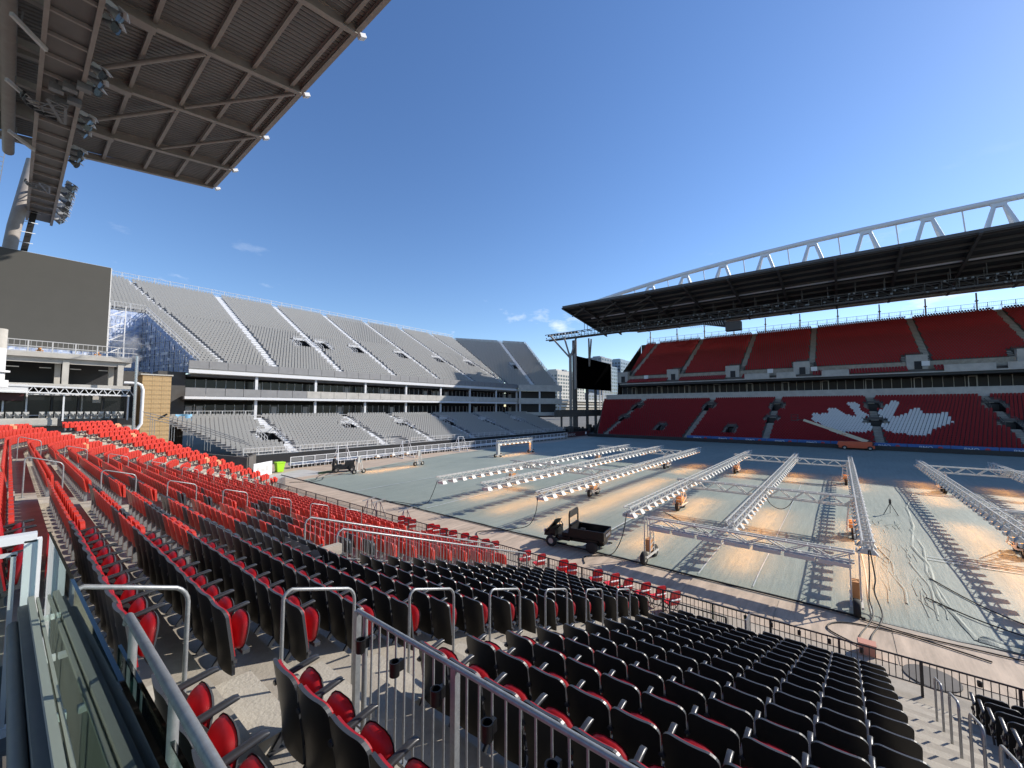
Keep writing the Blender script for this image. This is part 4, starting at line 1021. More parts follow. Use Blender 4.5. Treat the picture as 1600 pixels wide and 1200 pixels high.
def inpoly(x, y, P):
    c = False; n = len(P)
    for i in range(n):
        x1, y1 = P[i]; x2, y2 = P[(i+1) % n]
        if (y1 > y) != (y2 > y) and x < (x2-x1)*(y-y1)/(y2-y1)+x1: c = not c
    return c
wh, rd = [], []
for s in f1:
    q = (s[0], s[1])
    if s[1] < -40: continue
    (wh if any(inpoly(q[0]+.3, q[1], P) for P in (leafL, leafT1, leafT2, leafR)) else rd).append(s)
up = [s for s in f2 if s[1] > -48]
sm = simple_seat(0, 0)
def farpop(lst, nm, matn, lab, grp, stuffname, stufflab, lim=300):
    lst = sorted(lst, key=lambda s: (lambda v: (0 if v[0] < 1600 else 1, v[2]))(view(s[:3])))
    me = sm.mesh(nm, [matn, matn])
    for s in lst[:lim]:
        o = obj(nm, me, None, loc=s[:3], label=lab.format(ordn(s[4]+1), ordn(s[6])), cat='stadium seat', group=grp); o.rotation_euler.z = s[3]+PI
    if lst[lim:]: bake(stuffname, sm, [matn, matn], [(s[0],s[1],s[2],s[3]+PI) for s in lst[lim:]], kind='stuff', label=stufflab, cat='seats')
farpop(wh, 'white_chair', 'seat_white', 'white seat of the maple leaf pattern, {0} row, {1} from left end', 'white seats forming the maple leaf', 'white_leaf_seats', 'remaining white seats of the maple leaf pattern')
farpop(rd, 'red_chair', 'seat_red_shaded', 'dark red seat in lower opposite tier, {0} row, {1} from left end', 'dark red seats opposite', 'far_lower_seats', 'field of dark red seats in the lower opposite tier', 300)
bake('far_upper_seats', sm, ['seat_upper_shaded', 'seat_upper_shaded'], [(s[0],s[1],s[2],s[3]+PI) for s in up], kind='stuff', label='rows of red seats across the upper opposite tier', cat='seats')
fm_ = thing('far_stand_middle', 'concrete middle levels with dark suites between the two red tiers opposite', 'building', (123, 0, 10))
def fx(a, c, m, nm, lab=None):
    q = MB(); q.box((a[0]-123,a[1],a[2]-10),(c[0]-123,c[1],c[2]-10)); o = obj(nm, q, m, fm_); return o
YL = 57.5
fx((123.0,-60,8.6),(123.5,YL+2,11.5),'concrete_pale','lower_fascia'); fx((123.5,-60,10.9),(132,YL,11.3),'concrete_dark','suite_floor')
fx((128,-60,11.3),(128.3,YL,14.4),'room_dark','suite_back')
fx((120.2,-60,13.95),(129,YL-4,14.5),'dark_panel','dark_beam'); fx((119.9,-60,14.5),(120.3,YL-4,14.75),'concrete_pale','beam_edge')
for r in range(3):
    fx((120.3+r*.85,-60,14.5),(121.15+r*.85,YL-4,14.75+r*.35),'concrete_dark','short_row')
fx((122.9,-60,14.5),(124.2,YL-4.5,17.15),'concrete','wall_band')
for a in FU_A:
    fx((122.4,a+.3,15.2),(123.9,a+3.6,18.6),'concrete_pale','entrance_wall'); fx((122.3,a+1.2,15.3),(122.4,a+2.4,17.2),'room_dark','entrance_opening')
winm = MB(); winm.box((0,0,0),(.08,1.5,2.2)); wme = winm.mesh('window', ['room_dark']); mm_ = MB(); mm_.box((-.06,0,0),(.1,.10,2.6)); mme = mm_.mesh('mullion', ['concrete_pale']); dm_ = MB(); dm_.bar((0,0,0),(0,0,2.5),.14); dm_.bar((0,1.2,0),(0,1.2,2.5),.14); dm_.bar((0,0,2.5),(0,1.2,2.5),.14); dme = dm_.mesh('door_frame', ['concrete_pale'])
y = -58; i = 0
while y < YL-3:
    o = bpy.data.objects.new('window', wme); COL.objects.link(o); o.parent = fm_; o.location = (126.6-123, y, 1.35)
    o = bpy.data.objects.new('mullion', mme); COL.objects.link(o); o.parent = fm_; o.location = (126.5-123, y+1.5, 1.3)
    if i % 5 == 2: o = bpy.data.objects.new('door_frame', dme); COL.objects.link(o); o.parent = fm_; o.location = (125.6-123, y, 1.3)
    y += 1.62; i += 1
ss = [(120.6+r*.85, -47+.5*i, 14.75+r*.35, PI) for r in range(3) for i in range(200) if not any(abs(-47+.5*i-a-1.5) < 2 for a in FU_A) and not (8 < -47+.5*i < 19 or -2 < -47+.5*i < 3 or -32 < -47+.5*i < -17)]
bake('far_box_seats', sm, ['seat_red_shaded', 'seat_red_shaded'], ss, kind='stuff', label='short rows of red seats on the front of the opposite balcony', cat='seats')
for (ya, yb) in ((8,12),(13.5,19),(-2,3),(-32,-25.5),(-24,-17)):
    fx((120.1,ya,14.75),(120.25,yb,16.0),'concrete_pale','glazed_front'); fx((121.5,ya+.3,14.9),(121.9,yb-.3,15.7),'seat_grey','box_seats')
for y in (44.5, 12.7, 3.8, -15.0): fx((120.2,y,16.0),(120.6,y+1.2,17.0),'seat_white','bright_panel')
rimrail('far_rim_railing', 'thin wire railing along the top of the opposite upper tier', [(150.3,55.5,31.2),(150.3,-45,31.2)], 2.0, 2.2, m='alu')
b = MB()
for i in range(200):
    y = 55-.5*i
    if any(abs(y-a) < .8 for a in FU_A): continue
    b.box((0,y-.17,0),(.15,y+.17,.42))
obj('top_row_backs', b, 'dark_panel', loc=(149.7,0,31.35), kind='stuff', label='dark seat backs along the skyline of the opposite tier', cat='seats')
b = MB(); b.add([(124.2-.0,57.3,0),(150.2,58.0,0),(150.2,58.0,31.0),(124.2,55.6,17.0)], [(0,1,2,3)]); b.add([(95.3,49.9,0),(123.7,59.9,0),(123.7,59.9,9.4),(95.3,49.9,.3)], [(0,1,2,3)])
obj('end_wall', b, 'concrete_dark', fm_, loc=(-123,0,-10))
b = MB(); b.add([(150.6,-60,0),(150.6,58,0),(150.6,58,31.2),(150.6,-60,31.2)], [(0,3,2,1)]); obj('rear_wall', b, 'concrete_dark', fm_, loc=(-123,0,-10))
# perimeter boards along the far touchline with lettering
ab = thing('advertising_boards', 'row of blue perimeter boards with white lettering below the opposite tier', 'advertising board', (94.2, 0, 0))
def text(txt, size, m, parent, loc, rot, nm='lettering', ex=.01):
    cu_ = bpy.data.curves.new(nm, 'FONT'); cu_.body = txt; cu_.size = size; cu_.extrude = ex; cu_.align_x = 'CENTER'
    o = bpy.data.objects.new('tmp', cu_); COL.objects.link(o); dg = bpy.context.evaluated_depsgraph_get(); me = bpy.data.meshes.new_from_object(o.evaluated_get(dg)); bpy.data.objects.remove(o)
    me.materials.clear(); me.materials.append(MATS[m]); r = bpy.data.objects.new(nm, me); COL.objects.link(r); r.parent = parent; r.location = loc; r.rotation_euler = rot; return r
tp = None
for i in range(13):
    y = 24-i*5.0
    q = MB(); q.box((-.08,y-2.46,.15),(.08,y+2.46,1.15)); obj('board', q, 'ad_blue', ab)
    if tp is None: tp = text('BMO', .75, 'seat_white', ab, (-.1, y+.3, .38), (PI/2,0,-PI/2)); tme = tp.data
    else:
        o = bpy.data.objects.new('lettering', tme); COL.objects.link(o); o.parent = ab; o.location = (-.1, y+.3, .38); o.rotation_euler = (PI/2,0,-PI/2)
    q = MB(); q.tube([(-.13,y-1.35,.64),(-.1,y-1.35,.64)], .30, 14); obj('roundel', q, 'ad_red', ab)
db = thing('dark_boards', 'dark red perimeter boards at the far corner with small white lettering', 'advertising board', (88.5, 51, 0))
q = MB(); q.box((-9,0,.1),(7,.15,1.3)); obj('board', q, 'ad_dark', db)
text('TORONTO FC', .8, 'seat_greylight', db, (-3, -.04, .4), (PI/2,0,0))
q = MB(); q.box((4.5,-.03,.45),(5.2,0,1.1)); obj('emblem', q, 'seat_white', db)
q = MB(); q.box((0,0,0),(.25,110,.75)); obj('kerb_wall', q, 'dark_panel', loc=(92.4,-60,0), label='low black border along the far side of the turf', cat='border')
# ------------------------------------------------------------------ roofs
def roof(name, label, mirror, ya, yb, detail):
    root = thing(name, label, 'roof', (56, 0, 34))
    sg = 1 if mirror else -1
    def T(x, y, z): return ((56-x)*-sg*-1 if False else (sg*(56-x)), y, z-34)
    xf, xr = 15.2, (-13.5 if not mirror else -12.5)
    def zr(x): return 34.75-(xf-x)*.13
    STL = 'roof_steel' if detail else 'far_steel_shaded'
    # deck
    b = MB(); b.hexa([T(xr,ya,zr(xr)+.95),T(xf,ya,zr(xf)+.95),T(xf,yb,zr(xf)+.95),T(xr,yb,zr(xr)+.95),T(xr,ya,zr(xr)+1.05),T(xf,ya,zr(xf)+1.05),T(xf,yb,zr(xf)+1.05),T(xr,yb,zr(xr)+1.05)]); obj('roof_sheet', b, 'roof_top' if detail else 'far_deck_shaded', root)
    if detail:
        b = MB(); n = int((yb-ya)/.42)
        for i in range(n):
            y = ya+(yb-ya)*i/n; b.hexa([T(xr,y,zr(xr)+.86),T(xf,y,zr(xf)+.86),T(xf,y+.24,zr(xf)+.86),T(xr,y+.24,zr(xr)+.86),T(xr,y-.05,zr(xr)+.945),T(xf,y-.05,zr(xf)+.945),T(xf,y+.29,zr(xf)+.945),T(xr,y+.29,zr(xr)+.945)])
        obj('corrugation', b, 'roof_deck', root, kind='stuff')
    def ibeam(p, q, h, w, nm, m=None):
        p, q = Vector(p), Vector(q); bb = MB(); u = Vector((0,0,1))
        bb.bar(p, q, w*.18, h); bb.bar(p-u*h/2, q-u*h/2, w, .07); bb.bar(p+u*h/2, q+u*h/2, w, .07); obj(nm, bb, m or STL, root)
    ys = [54.5-9.15*i for i in range(0, 12) if 54.5-9.15*i > ya]
    for y in ys+[yb-.15]:
        p = T(xf-.25, y, zr(xf)+.50); q = T(xr, y, zr(xr)+.25)
        ibeam(p, q, .75 if y < 60 else .6, .42, 'rafter')
        c = MB(); P = T(xf, y, zr(xf)+.2); P2 = T(xf+.45, y, zr(xf)+.45); c.bar(P, P2, .45, .28); obj('rafter_cap', c, 'white_paint' if detail else STL, root)
    for x in (15.0, 14.1, 11.2, 8.4, 5.1, 2.1, -1.2, -4.6, -8.2):
        ibeam(T(x, ya, zr(x)+.62), T(x, yb, zr(x)+.62), .38, .26, 'purlin')
    if detail:
        yy = ys+[yb]
        for i, y in enumerate(ys[:-1]):
            bb = MB(); bb.cyl(T(2.0, y-.4, zr(2.0)+.0), T(8.1, y-8.8, zr(8.1)+.15), .17, 10); obj('brace_pipe', bb, STL, root)
            if i < 2:
                bb = MB(); bb.cyl(T(8.7, y-.4, zr(8.7)+.25), T(14.6, y-8.7, zr(14.6)+.25), .13, 8); obj('brace_pipe', bb, STL, root)
            bb = MB(); P = Vector(T(3.9, y, zr(3.9)+.02)); bb.bar(P-Vector((1.3,0,0)), P+Vector((1.3,0,0)), .75, .12); obj('splice_plate', bb, STL, root)
    else:
        for i, y in enumerate(ys[:3]):
            bb = MB(); bb.cyl(T(2, y+1.0, zr(2)), T(10, y-8.0, zr(10)+.1), .17, 6); bb.cyl(T(9.5, y+5.5, zr(9)), T(14, y-1, zr(14)+.1), .15, 6); obj('brace_pipe', bb, STL, root)
    # fascia
    b = MB(); b.hexa([T(xf+.02,ya,zr(xf)+.55),T(xf+.12,ya,zr(xf)+.55),T(xf+.12,yb,zr(xf)+.55),T(xf+.02,yb,zr(xf)+.55),T(xf+.02,ya,zr(xf)+1.1),T(xf+.12,ya,zr(xf)+1.1),T(xf+.12,yb,zr(xf)+1.1),T(xf+.02,yb,zr(xf)+1.1)]); obj('edge_fascia', b, STL, root)
    return root, T, zr
rn, TN, ZN = roof('near_roof', 'brown steel roof underside over the near stand filling the upper left', False, -45, 61.0, True)
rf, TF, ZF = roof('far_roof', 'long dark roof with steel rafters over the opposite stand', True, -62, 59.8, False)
# catwalks
def catwalk(name, label, mirror, ya, yb, lamps):
    sg = 1 if mirror else -1
    root = thing(name, label, 'catwalk', (111 if mirror else 1.2, 0, 30), )
    def V(x, y, z): return (-x if mirror else x, y, z)
    b = MB()
    for x in (-.95, .95):
        for z in (-.6, 1.2): b.bar(V(x,ya,z), V(x,yb,z), .22 if z < 0 else .16, .30 if z < 0 else .16)
    b.bar(V(-.95,ya,.3),V(-.95,yb,.3),.07,.07); obj('chords', b, ('far_steel_shaded' if mirror else 'roof_steel'), root)
    b = MB(); b.box((-.9,ya,-.45),(.9,yb,-.38)); obj('walk_floor', b, 'roof_deck', root)
    n = int((yb-ya)/2.27); fm = MB()
    fm.bar(V(-.95,0,-.6),V(.95,0,-.6),.14,.22); fm.bar(V(-.95,0,1.2),V(.95,0,1.2),.12,.12)
    for x in (-.95,.95): fm.bar(V(x,0,-.6),V(x,0,1.2),.12,.12); fm.bar(V(x,0,-.6),V(x,2.27,1.2),.07,.07)
    me = fm.mesh('frame', [('far_steel_shaded' if mirror else 'roof_steel')])
    for i in range(n): o = bpy.data.objects.new('frame', me); COL.objects.link(o); o.parent = root; o.location = (0, ya+i*2.27, 0)
    b = MB(); y = ya+1
    while y < min(yb, 61):
        b.bar(V(-.95,y,1.2),V(-.95,y,3.2),.12,.12); b.bar(V(.95,y,1.2),V(.95,y,3.4),.12,.12); y += 4.55
    obj('hangers', b, ('far_steel_shaded' if mirror else 'roof_steel'), root)
    if mirror:
        b = MB()
        for i in range(150):
            y = ya+random.random()*(yb-ya); z = random.choice((-.75,-.2,.4,.9)); b.box((-1.3,y,z),(-1.05,y+.35,z+.3), 0)
        obj('cable_boxes', b, 'fixture', root, kind='stuff')
    return root
catwalk('near_catwalk', 'steel lighting catwalk slung under the near roof at the left', False, -30, 74, None)
catwalk('far_catwalk', 'dark lighting catwalk running below the far roof and past its end', True, -50, 74.5, None)
def flood():
    t = thing('floodlight', 'x', 'floodlight', group='floodlights on the catwalks')
    b = MB(); b.hexa([(0,-.3,-.3),(.18,-.2,-.2),(.18,.2,-.2),(0,.3,-.3),(0,-.3,.3),(.18,-.2,.2),(.18,.2,.2),(0,.3,.3)])
    n = 12; vs = []
    for (x, r) in ((0,.14),(.25,.22),(.42,.31),(.44,.31)):
        for i in range(n): vs.append((x, r*math.cos(2*PI*i/n), r*math.sin(2*PI*i/n)))
    b = MB(); b.add(vs, [(j*n+i, j*n+(i+1) % n, (j+1)*n+(i+1) % n, (j+1)*n+i) for j in range(3) for i in range(n)], 0, True); b.cyl((-.2,0,0),(0,0,0),.12,8)
    obj('reflector', b, 'fixture', t)
    b = MB(); b.add([(.43, .29*math.cos(2*PI*i/n), .29*math.sin(2*PI*i/n)) for i in range(n)], [tuple(range(n))]); obj('lens', b, 'window_glass', t)
    b = MB(); b.bar((-.35,0,.25),(.1,0,.25),.05,.3); b.box((.2,-.34,.3),(.62,.34,.33)); obj('visor', b, 'alu', t)
    return t
fl_ = flood(); kids = children_map(fl_); first = True
spots = [(2.45+.2*(i % 2), 62.5+i*.80, 29.5+(i % 3)*.45, 'on the lower row at the open catwalk end') for i in range(15)]+[(2.85, 62.9+i*.8, 30.7, 'on the upper row at the open catwalk end') for i in range(14)]
for yb_, n_ in ((51.0, 5), (44.5, 5), (37.5, 6), (31, 4), (25.5, 3)):
    spots += [(2.5+.15*(i % 2), yb_+i*.62, 29.4+.35*(i % 2), f'in the {ordn(int((54.5-yb_)/9.15)+1)} cluster under the near roof') for i in range(n_)]
for i, (x, y, z, w) in enumerate(spots):
    lab = f'floodlight {w}, {ordn(i+1)} from the end'
    e_ = (.0, .45+.1*math.sin(i), -.35+.25*math.sin(i*1.7))
    if first: fl_.location = (x,y,z); fl_.rotation_euler = e_; fl_['label'] = lab; first = False
    else: r = dup(fl_, kids, (x,y,z), 0, lab); r.rotation_euler = e_
for i in range(10):
    y = 62.5+i*1.15; r = dup(fl_, kids, (109.7,y,30.6), PI, f'floodlight on the far catwalk beyond the roof end, {ordn(i+1)} from the roof'); r.scale = (1.2,1.2,1.2)
# white boxes and pipe on the near catwalk
for i in range(5):
    b = MB(); b.box((-.35,-.25,-.2),(.35,.25,.2)); b.bar((0,0,.2),(0,0,.6),.06)
    obj('junction_box', b, 'fixture', loc=(2.2-.3*i, 39.5+2*(i % 2)+i*.4, 29.0), label=f'pale junction box slung under the near catwalk, {ordn(i+1)} of its row', cat='junction box', group='junction boxes under the near catwalk')
# curved openwork bracket under the catwalk
def fan(loc, sc_, label, lattice):
    t = thing('curved_bracket', label, 'bracket', loc); t.scale = (sc_, sc_, sc_)
    b = MB(); pts = [(2.6*math.cos(a)-.2, 2.3*math.sin(a)*1.0, 0) for a in [PI*.5+PI*.62*i/14 for i in range(15)]]
    b.tube([(p[0], p[1], 0) for p in pts], .13, 6); b.tube([(p[0]*1.06, p[1]*1.06, .35) for p in pts], .16, 6); obj('rim', b, 'dark_panel' if not lattice else 'fixture', t)
    b = MB(); c = Vector((-.2, 2.3, 0)); 
    b.bar((.3,2.6,0),(-1.1,-1.9,0),.3,.12); b.bar((.5,2.5,0),(.3,-1.7,0),.25,.12); b.bar((.3,-1.7,0),(-1.1,-2.1,0),.2,.12)
    for i in (3,6,9,12): b.bar(pts[i], (.35, 1.7-i*.25, 0), .16, .1)
    b.tube([(-1.3*1.0,1.3,0),(-1.5,.2,0),(-1.1,-.9,0),(-.2,-1.6,0)], .09, 6); obj('spokes', b, 'fixture', t)
fan((1.35, 43.8, 28.75), .62, 'quarter-round openwork steel bracket under the near catwalk', False)
fan((1.3, 60.6, 28.9), .48, 'smaller latticed bracket near the open end of the catwalk', True)
# lights at the upper left, mast
ms = thing('roof_mast', 'thick grey tubular mast with ladder holding the end of the near roof', 'mast', (-.9, 70, 14))
b = MB(); b.tube([(-.1,0,8),(.3,0,13),(1.3,0,21)], .55, 18); obj('tube', b, 'roof_steel', ms)
b = MB(); b.hexa([(.6,.6,8.6),(1.1,.6,8.6),(1.1,.9,8.6),(.6,.9,8.6),(1.9,.6,20),(2.4,.6,20),(2.4,.9,20),(1.9,.9,20)]); obj('cable_tray', b, 'dark_panel', ms)
b = MB(); b.bar((-1.9,-.6,8),(-1.2,-.6,21),.07); b.bar((-1.4,-.6,8),(-.7,-.6,21),.07)
for i in range(24): b.bar((-1.9+i*.027,-.6,8.2+i*.52),(-1.4+i*.027,-.6,8.2+i*.52),.05)
for i in range(8): b.bar((.4+i*.1,-.3,9+i*1.2),(1.4+i*.14,.3,9.2+i*1.2),.06)
obj('ladder', b, 'galv', ms)
b = MB(); b.tube([(-1.2,-30,31.2),(-1.2,20,31.2),(-1.2,60,31.2)], .38, 12); obj('main_pipe', b, 'roof_steel', label='large round roof pipe along the extreme upper left', cat='pipe')
for i in range(14):
    q = MB(); q.bar((-6,0,0),(1,0,0),.35,.5); obj('cross_beam', q, 'roof_steel', loc=(0,-10+i*5.2,31.6), label=f'steel cross beam above the near catwalk, {ordn(14-i)} from its open end', cat='beam', group='cross beams above the near catwalk')
for i, (x, y) in enumerate(((-.1,36.5),(-.3,44),(-.2,52))):
    t = thing('strip_luminaire', f'tilted rectangular luminaire inside the near catwalk, {ordn(i+1)} from the camera', 'luminaire', (x,y,29.0)); 
    b = MB(); b.bar((-.9,-.9,.3),(.5,.6,0),.16,.25); obj('housing', b, 'alu', t); b = MB(); b.bar((-.5,-.5,.1),(-.5,-.5,1.0),.07); obj('arm', b, 'fixture', t)
# arch truss over the far roof
at = thing('arch_truss', 'white tubular arch truss standing above the far roof', 'truss', (111, 0, 34))
def az(y):
    t_ = (y+14)/72.0; return 44.6-5.2*max(0, t_)**2.2
tops = []
pts = [(0, y, az(y)-34) for y in [58, 54, 49.4, 44, 39.4, 35, 30.5, 21.7, 12.5, 3.6, -5.4, -14.4, -23.4, -32.4, -41, -50]]
b = MB(); b.tube([(0,58.6,3.6)]+pts, .52, 14); obj('top_chord', b, 'white_paint', at)
for s in (-1, 1):
    b = MB(); b.cyl((s*2.3,57,.2),(s*2.3,-50,.2),.3,10); obj('bottom_chord', b, 'white_paint', at)
for y in (49.4,39.9,30.6,21.5,12.4,3.4,-5.7,-14.8,-23.9,-33,-42):
    z = az(y)-34-.55
    q = MB(); q.hexa([(-.35,y-.7,z-.55),(.35,y-.7,z-.55),(.35,y+.7,z-.55),(-.35,y+.7,z-.55),(-.3,y-1.2,z+.25),(.3,y-1.2,z+.25),(.3,y+1.2,z+.25),(-.3,y+1.2,z+.25)]); obj('node_plate', q, 'white_paint', at)
    for s in (-1, 1):
        for e_ in (-1, 1):
            q = MB(); q.cyl((0,y+e_*.6,z-.2),(s*2.3,y+e_*3.2,.2),.33,8); obj('leg', q, 'white_paint', at)
    q = MB(); q.cyl((0,y+4.55,az(y+4.55)-34),(0.2,y+4.55-.6,.4),.12,6); obj('tie_rod', q, 'white_paint', at)
# rear posts of the far upper tier and beam
rb_ = thing('rear_frame', 'row of thin posts with rear beam behind the opposite upper tier', 'frame', (152,0,31))
for y in (55,45.2,35.9,26.7,17.6,8.5,-.6,-9.7,-18.8,-27.9,-37):
    q = MB(); q.box((-.14,y-.14,-31),(.14,y+.14,5.2)); q.box((-.3,y-.3,3.0),(.3,y+.3,3.25)); obj('post', q, 'roof_steel', rb_)
q = MB(); q.bar((0,60,5.75),(0,-60,5.75),.6,.6); obj('beam', q, 'roof_steel', rb_)
q = MB(); q.hexa([(-28,-62,1.3),(2,-62,6.1),(2,60,6.1),(-28,60,1.3),(-28,-62,1.7),(2,-62,6.5),(2,60,6.5),(-28,60,1.7)]); obj('rear_roof_sheet', q, 'far_deck_shaded', rb_)
# service gondola and box under the far catwalk
gd = thing('maintenance_unit', 'dark service gantry and box hanging below the far catwalk', 'gantry', (112, 20, 27.5))
b = MB(); b.hexa([(-1,1.5,0),(1,1.5,0),(1,8,1.6),(-1,8,1.6),(-1,1.5,1.6),(1,1.5,1.6),(1,12,2.0),(-1,12,2.0)]); obj('gantry', b, 'dark_panel', gd)
b = MB()
for i in range(16): b.bar((-1.2,1.8+i*.5,.4),(-1.2,2.2+i*.5,1.5),.08)
obj('lattice', b, 'alu', gd)
b = MB(); b.box((-1,-2.0,-1.2),(1,1.4,1.0)); obj('box', b, 'far_steel_shaded', gd)
# ------------------------------------------------------------------ far corner: column, V braces, screen, fences
fc_ = thing('screen_mast', 'steel column with V shaped braces carrying the far catwalk end', 'mast', (110.5, 62, 0))
q = MB(); q.cyl((8.6,7,0),(8.6,7,30),.8,16); obj('column', q, 'concrete_dark', fc_)
q = MB(); q.cyl((-2.6,2,0),(-2.6,2,24),.45,10); obj('column', q, 'roof_steel', fc_)
for (a, c) in (((-2.6,2,22.5),(-7.8,6,29.3)),((-2.6,2,22.5),(-3.0,4,29.4)),((-2.6,2,22.5),(1.2,2,29.6)),((9.5,2,21),(7.5,1,30)),((9.5,2,21),(9.2,1,30))):
    q = MB(); q.cyl(a, c, .28, 8); obj('brace', q, 'roof_steel', fc_)
vsn = thing('video_screen', 'blank black video screen hanging between the two stands', 'screen', (114, 65, 18.4))
b = MB(); b.box((-.6,0,-4.9),(24.5,.9,4.9)); b.v = [(x, y, z+(.6-x*.02)*(1 if z > 0 else 0)) for x, y, z in b.v]; obj('display', b, 'screen_far', vsn)
b = MB(); b.bar((-.8,.3,-5.2),(-.8,.3,6.2),.7,.5); b.bar((24.8,.3,-5.2),(24.8,.3,5),.3,.5); obj('frame', b, 'roof_steel', vsn)
for i, x in enumerate((0, 8, 14)):
    b = MB(); b.box((-.35,-.35,0),(.35,.35,13.6)); obj('support_column', b, 'concrete_dark', loc=(114+x,66,0), label=f'{ordn(i+1)} dark column from the left below the black screen', cat='column', group='columns below the black screen')
b = MB(); b.box((0,0,4.6),(34,.3,6.6)); b.box((0,0,0),(34,.3,.9)); b.box((5,1,0),(5.5,1.4,4.6)); b.box((14,1,0),(14.5,1.4,4.6))
for i in range(30): b.box((i*1.15,-.06,4.7),(i*1.15+.08,0,6.6))
obj('corner_concourse', b, 'concrete_dark', loc=(96,62,0), label='dark raised concourse closing the corner below the black screen', cat='concourse')
b = MB()
for i in range(34):
    x = i*1.0; h = random.uniform(.8,2.4); b.box((x,random.uniform(-1,1),0),(x+random.uniform(.3,.9),random.uniform(1.1,1.5),h), random.choice((0,1,1)))
obj('stored_equipment', b, ['room_mid','dark_panel'], loc=(94,58,0), kind='stuff', label='jumble of stored equipment in the dark far corner', cat='equipment')
# city behind
def tower(x, y, w, d, h, m, label, storey=3.2, nw=6):
    t = thing('tower_block', label, 'building', (x,y,0)); b = MB(); b.box((0,0,0),(w,d,h)); obj('wall', b, m, t)
    wm = MB(); wm.box((0,-.25,0),(w/nw*.62,0,storey*.55)); me = wm.mesh('window', ['bldg_window'])
    wm2 = MB(); wm2.box((-.25,0,0),(0,d/nw*.62,storey*.55)); me2 = wm2.mesh('window', ['bldg_window'])
    nf = int(h/storey)
    for f in range(nf):
        if h-f*storey > 110 : continue
        for c in range(nw):
            o = bpy.data.objects.new('window', me); COL.objects.link(o); o.parent = t; o.location = (w/nw*(c+.19), 0, f*storey+1.0)
            o = bpy.data.objects.new('window', me2); COL.objects.link(o); o.parent = t; o.location = (0, d/nw*(c+.19), f*storey+1.0)
    b = MB(); b.box((w*.25,d*.25,h),(w*.7,d*.7,h+4)); obj('plant_room', b, m, t)
tower(628,400,45,40,77,'bldg_cream','cream apartment tower behind the end of the grey corner deck', 6.5, 5)
tower(676,410,26,40,80,'bldg_grey','grey tower just right of the cream apartment tower', 6.5, 3)
tower(806,400,52,40,120,'bldg_grey','tall grey glass tower to the right above the black screen', 8, 4)
tower(866,405,40,40,104,'bldg_blue','blue glass tower right of the tall grey one', 8, 4)
tower(905,400,70,40,124,'bldg_blue','broad blue tower partly hidden by the opposite stand', 8, 5)
tower(690,395,30,30,60,'bldg_cream','low cream block seen beneath the black screen', 6, 3)
tower(735,395,70,30,36,'bldg_grey','low grey block seen beneath the black screen', 6, 5)
b = MB(); 
for r in range(5): b.box((620,380-r*2,r*5),(1000,395,r*5+3.4), r % 2)
obj('viaduct', b, ['bldg_cream','concrete'], label='layered pale viaduct beyond the far corner', cat='viaduct')
sg_ = thing('billboard', 'red and white billboard beyond the far corner by the red seats', 'billboard', (250,125,22.5))
b = MB(); b.box((-8,0,-2.8),(11,.6,4.4)); obj('panel', b, 'seat_white', sg_)
b = MB(); b.box((-6.8,-.2,-1.9),(.6,0,2.8)); b.box((1.2,-.2,-1.9),(5.6,0,2.8)); obj('red_field', b, 'sign_red', sg_)
b = MB(); b.box((-1,.1,-22.5),(0,.5,-2.8)); b.box((3,.1,-22.5),(4,.5,-2.8)); obj('posts', b, 'roof_steel', sg_)

# ------------------------------------------------------------------ grow light rigs on the turf
def truss_mb(L, w=.34, h=.42, step=.55, r=.028, mi=0):
    b = MB()
    for (y, z) in ((-w/2, h), (w/2, h), (0 if False else -w/2, 0), (w/2, 0)): b.bar((0,y,z), (L,y,z), r*2, r*2, mi)
    n = int(L/step)
    for i in range(n):
        x0_, x1_ = L*i/n, L*(i+1)/n; a, c = (0, h) if i % 2 else (h, 0)
        for y in (-w/2, w/2): b.bar((x0_,y,a),(x1_,y,c), r*1.3, r*1.3, mi)
        b.bar((x0_,-w/2,h),(x0_,w/2,h), r*1.2, r*1.2, mi)
    return b
lampm = MB(); lampm.hexa([(-.20,-.30,-.20),(.20,-.30,-.20),(.20,.30,-.20),(-.20,.30,-.20),(-.15,-.14,.02),(.15,-.14,.02),(.15,.14,.02),(-.15,.14,.02)])
lampm.box((-.16,.30,-.19),(.16,.36,-.06)); lampm.box((-.05,-.05,.02),(.05,.05,.12))
glowm = MB(); glowm.box((-.16,-.22,-.215),(.16,.22,-.203)); LAMP = lampm.mesh('lamp', ['truss_white']); GLOW = glowm.mesh('bulb', ['lamp_glow'])
LAMPL = MB(); merge(LAMPL, lampm); gq = MB(); gq.box((-.16,-.22,-.215),(.16,.22,-.203), 1); merge(LAMPL, gq); LAMPLIT = LAMPL.mesh('lamp', ['truss_white', 'lamp_glow'])
whm = MB()
def wheel(b, c, ax, r, w):
    a = Vector(c)-Vector(ax)*w/2; e = Vector(c)+Vector(ax)*w/2; n = 16; vs = []; 
    d = Vector(ax); u = Vector((0,0,1)); v = d.cross(u)
    for (t, rr) in ((0,r*.5),(0,r*.86),(.2,r),(.8,r),(1,r*.86),(1,r*.5)):
        for i in range(n): th = 2*PI*i/n; vs.append(a.lerp(e, t)+(u*math.cos(th)+v*math.sin(th))*rr)
    b.add(vs, [(j*n+i, j*n+(i+1) % n, (j+1)*n+(i+1) % n, (j+1)*n+i) for j in range(5) for i in range(n)], 0, True)
    b.cyl(a+d*.02, e-d*.02, r*.5, 12, 1)
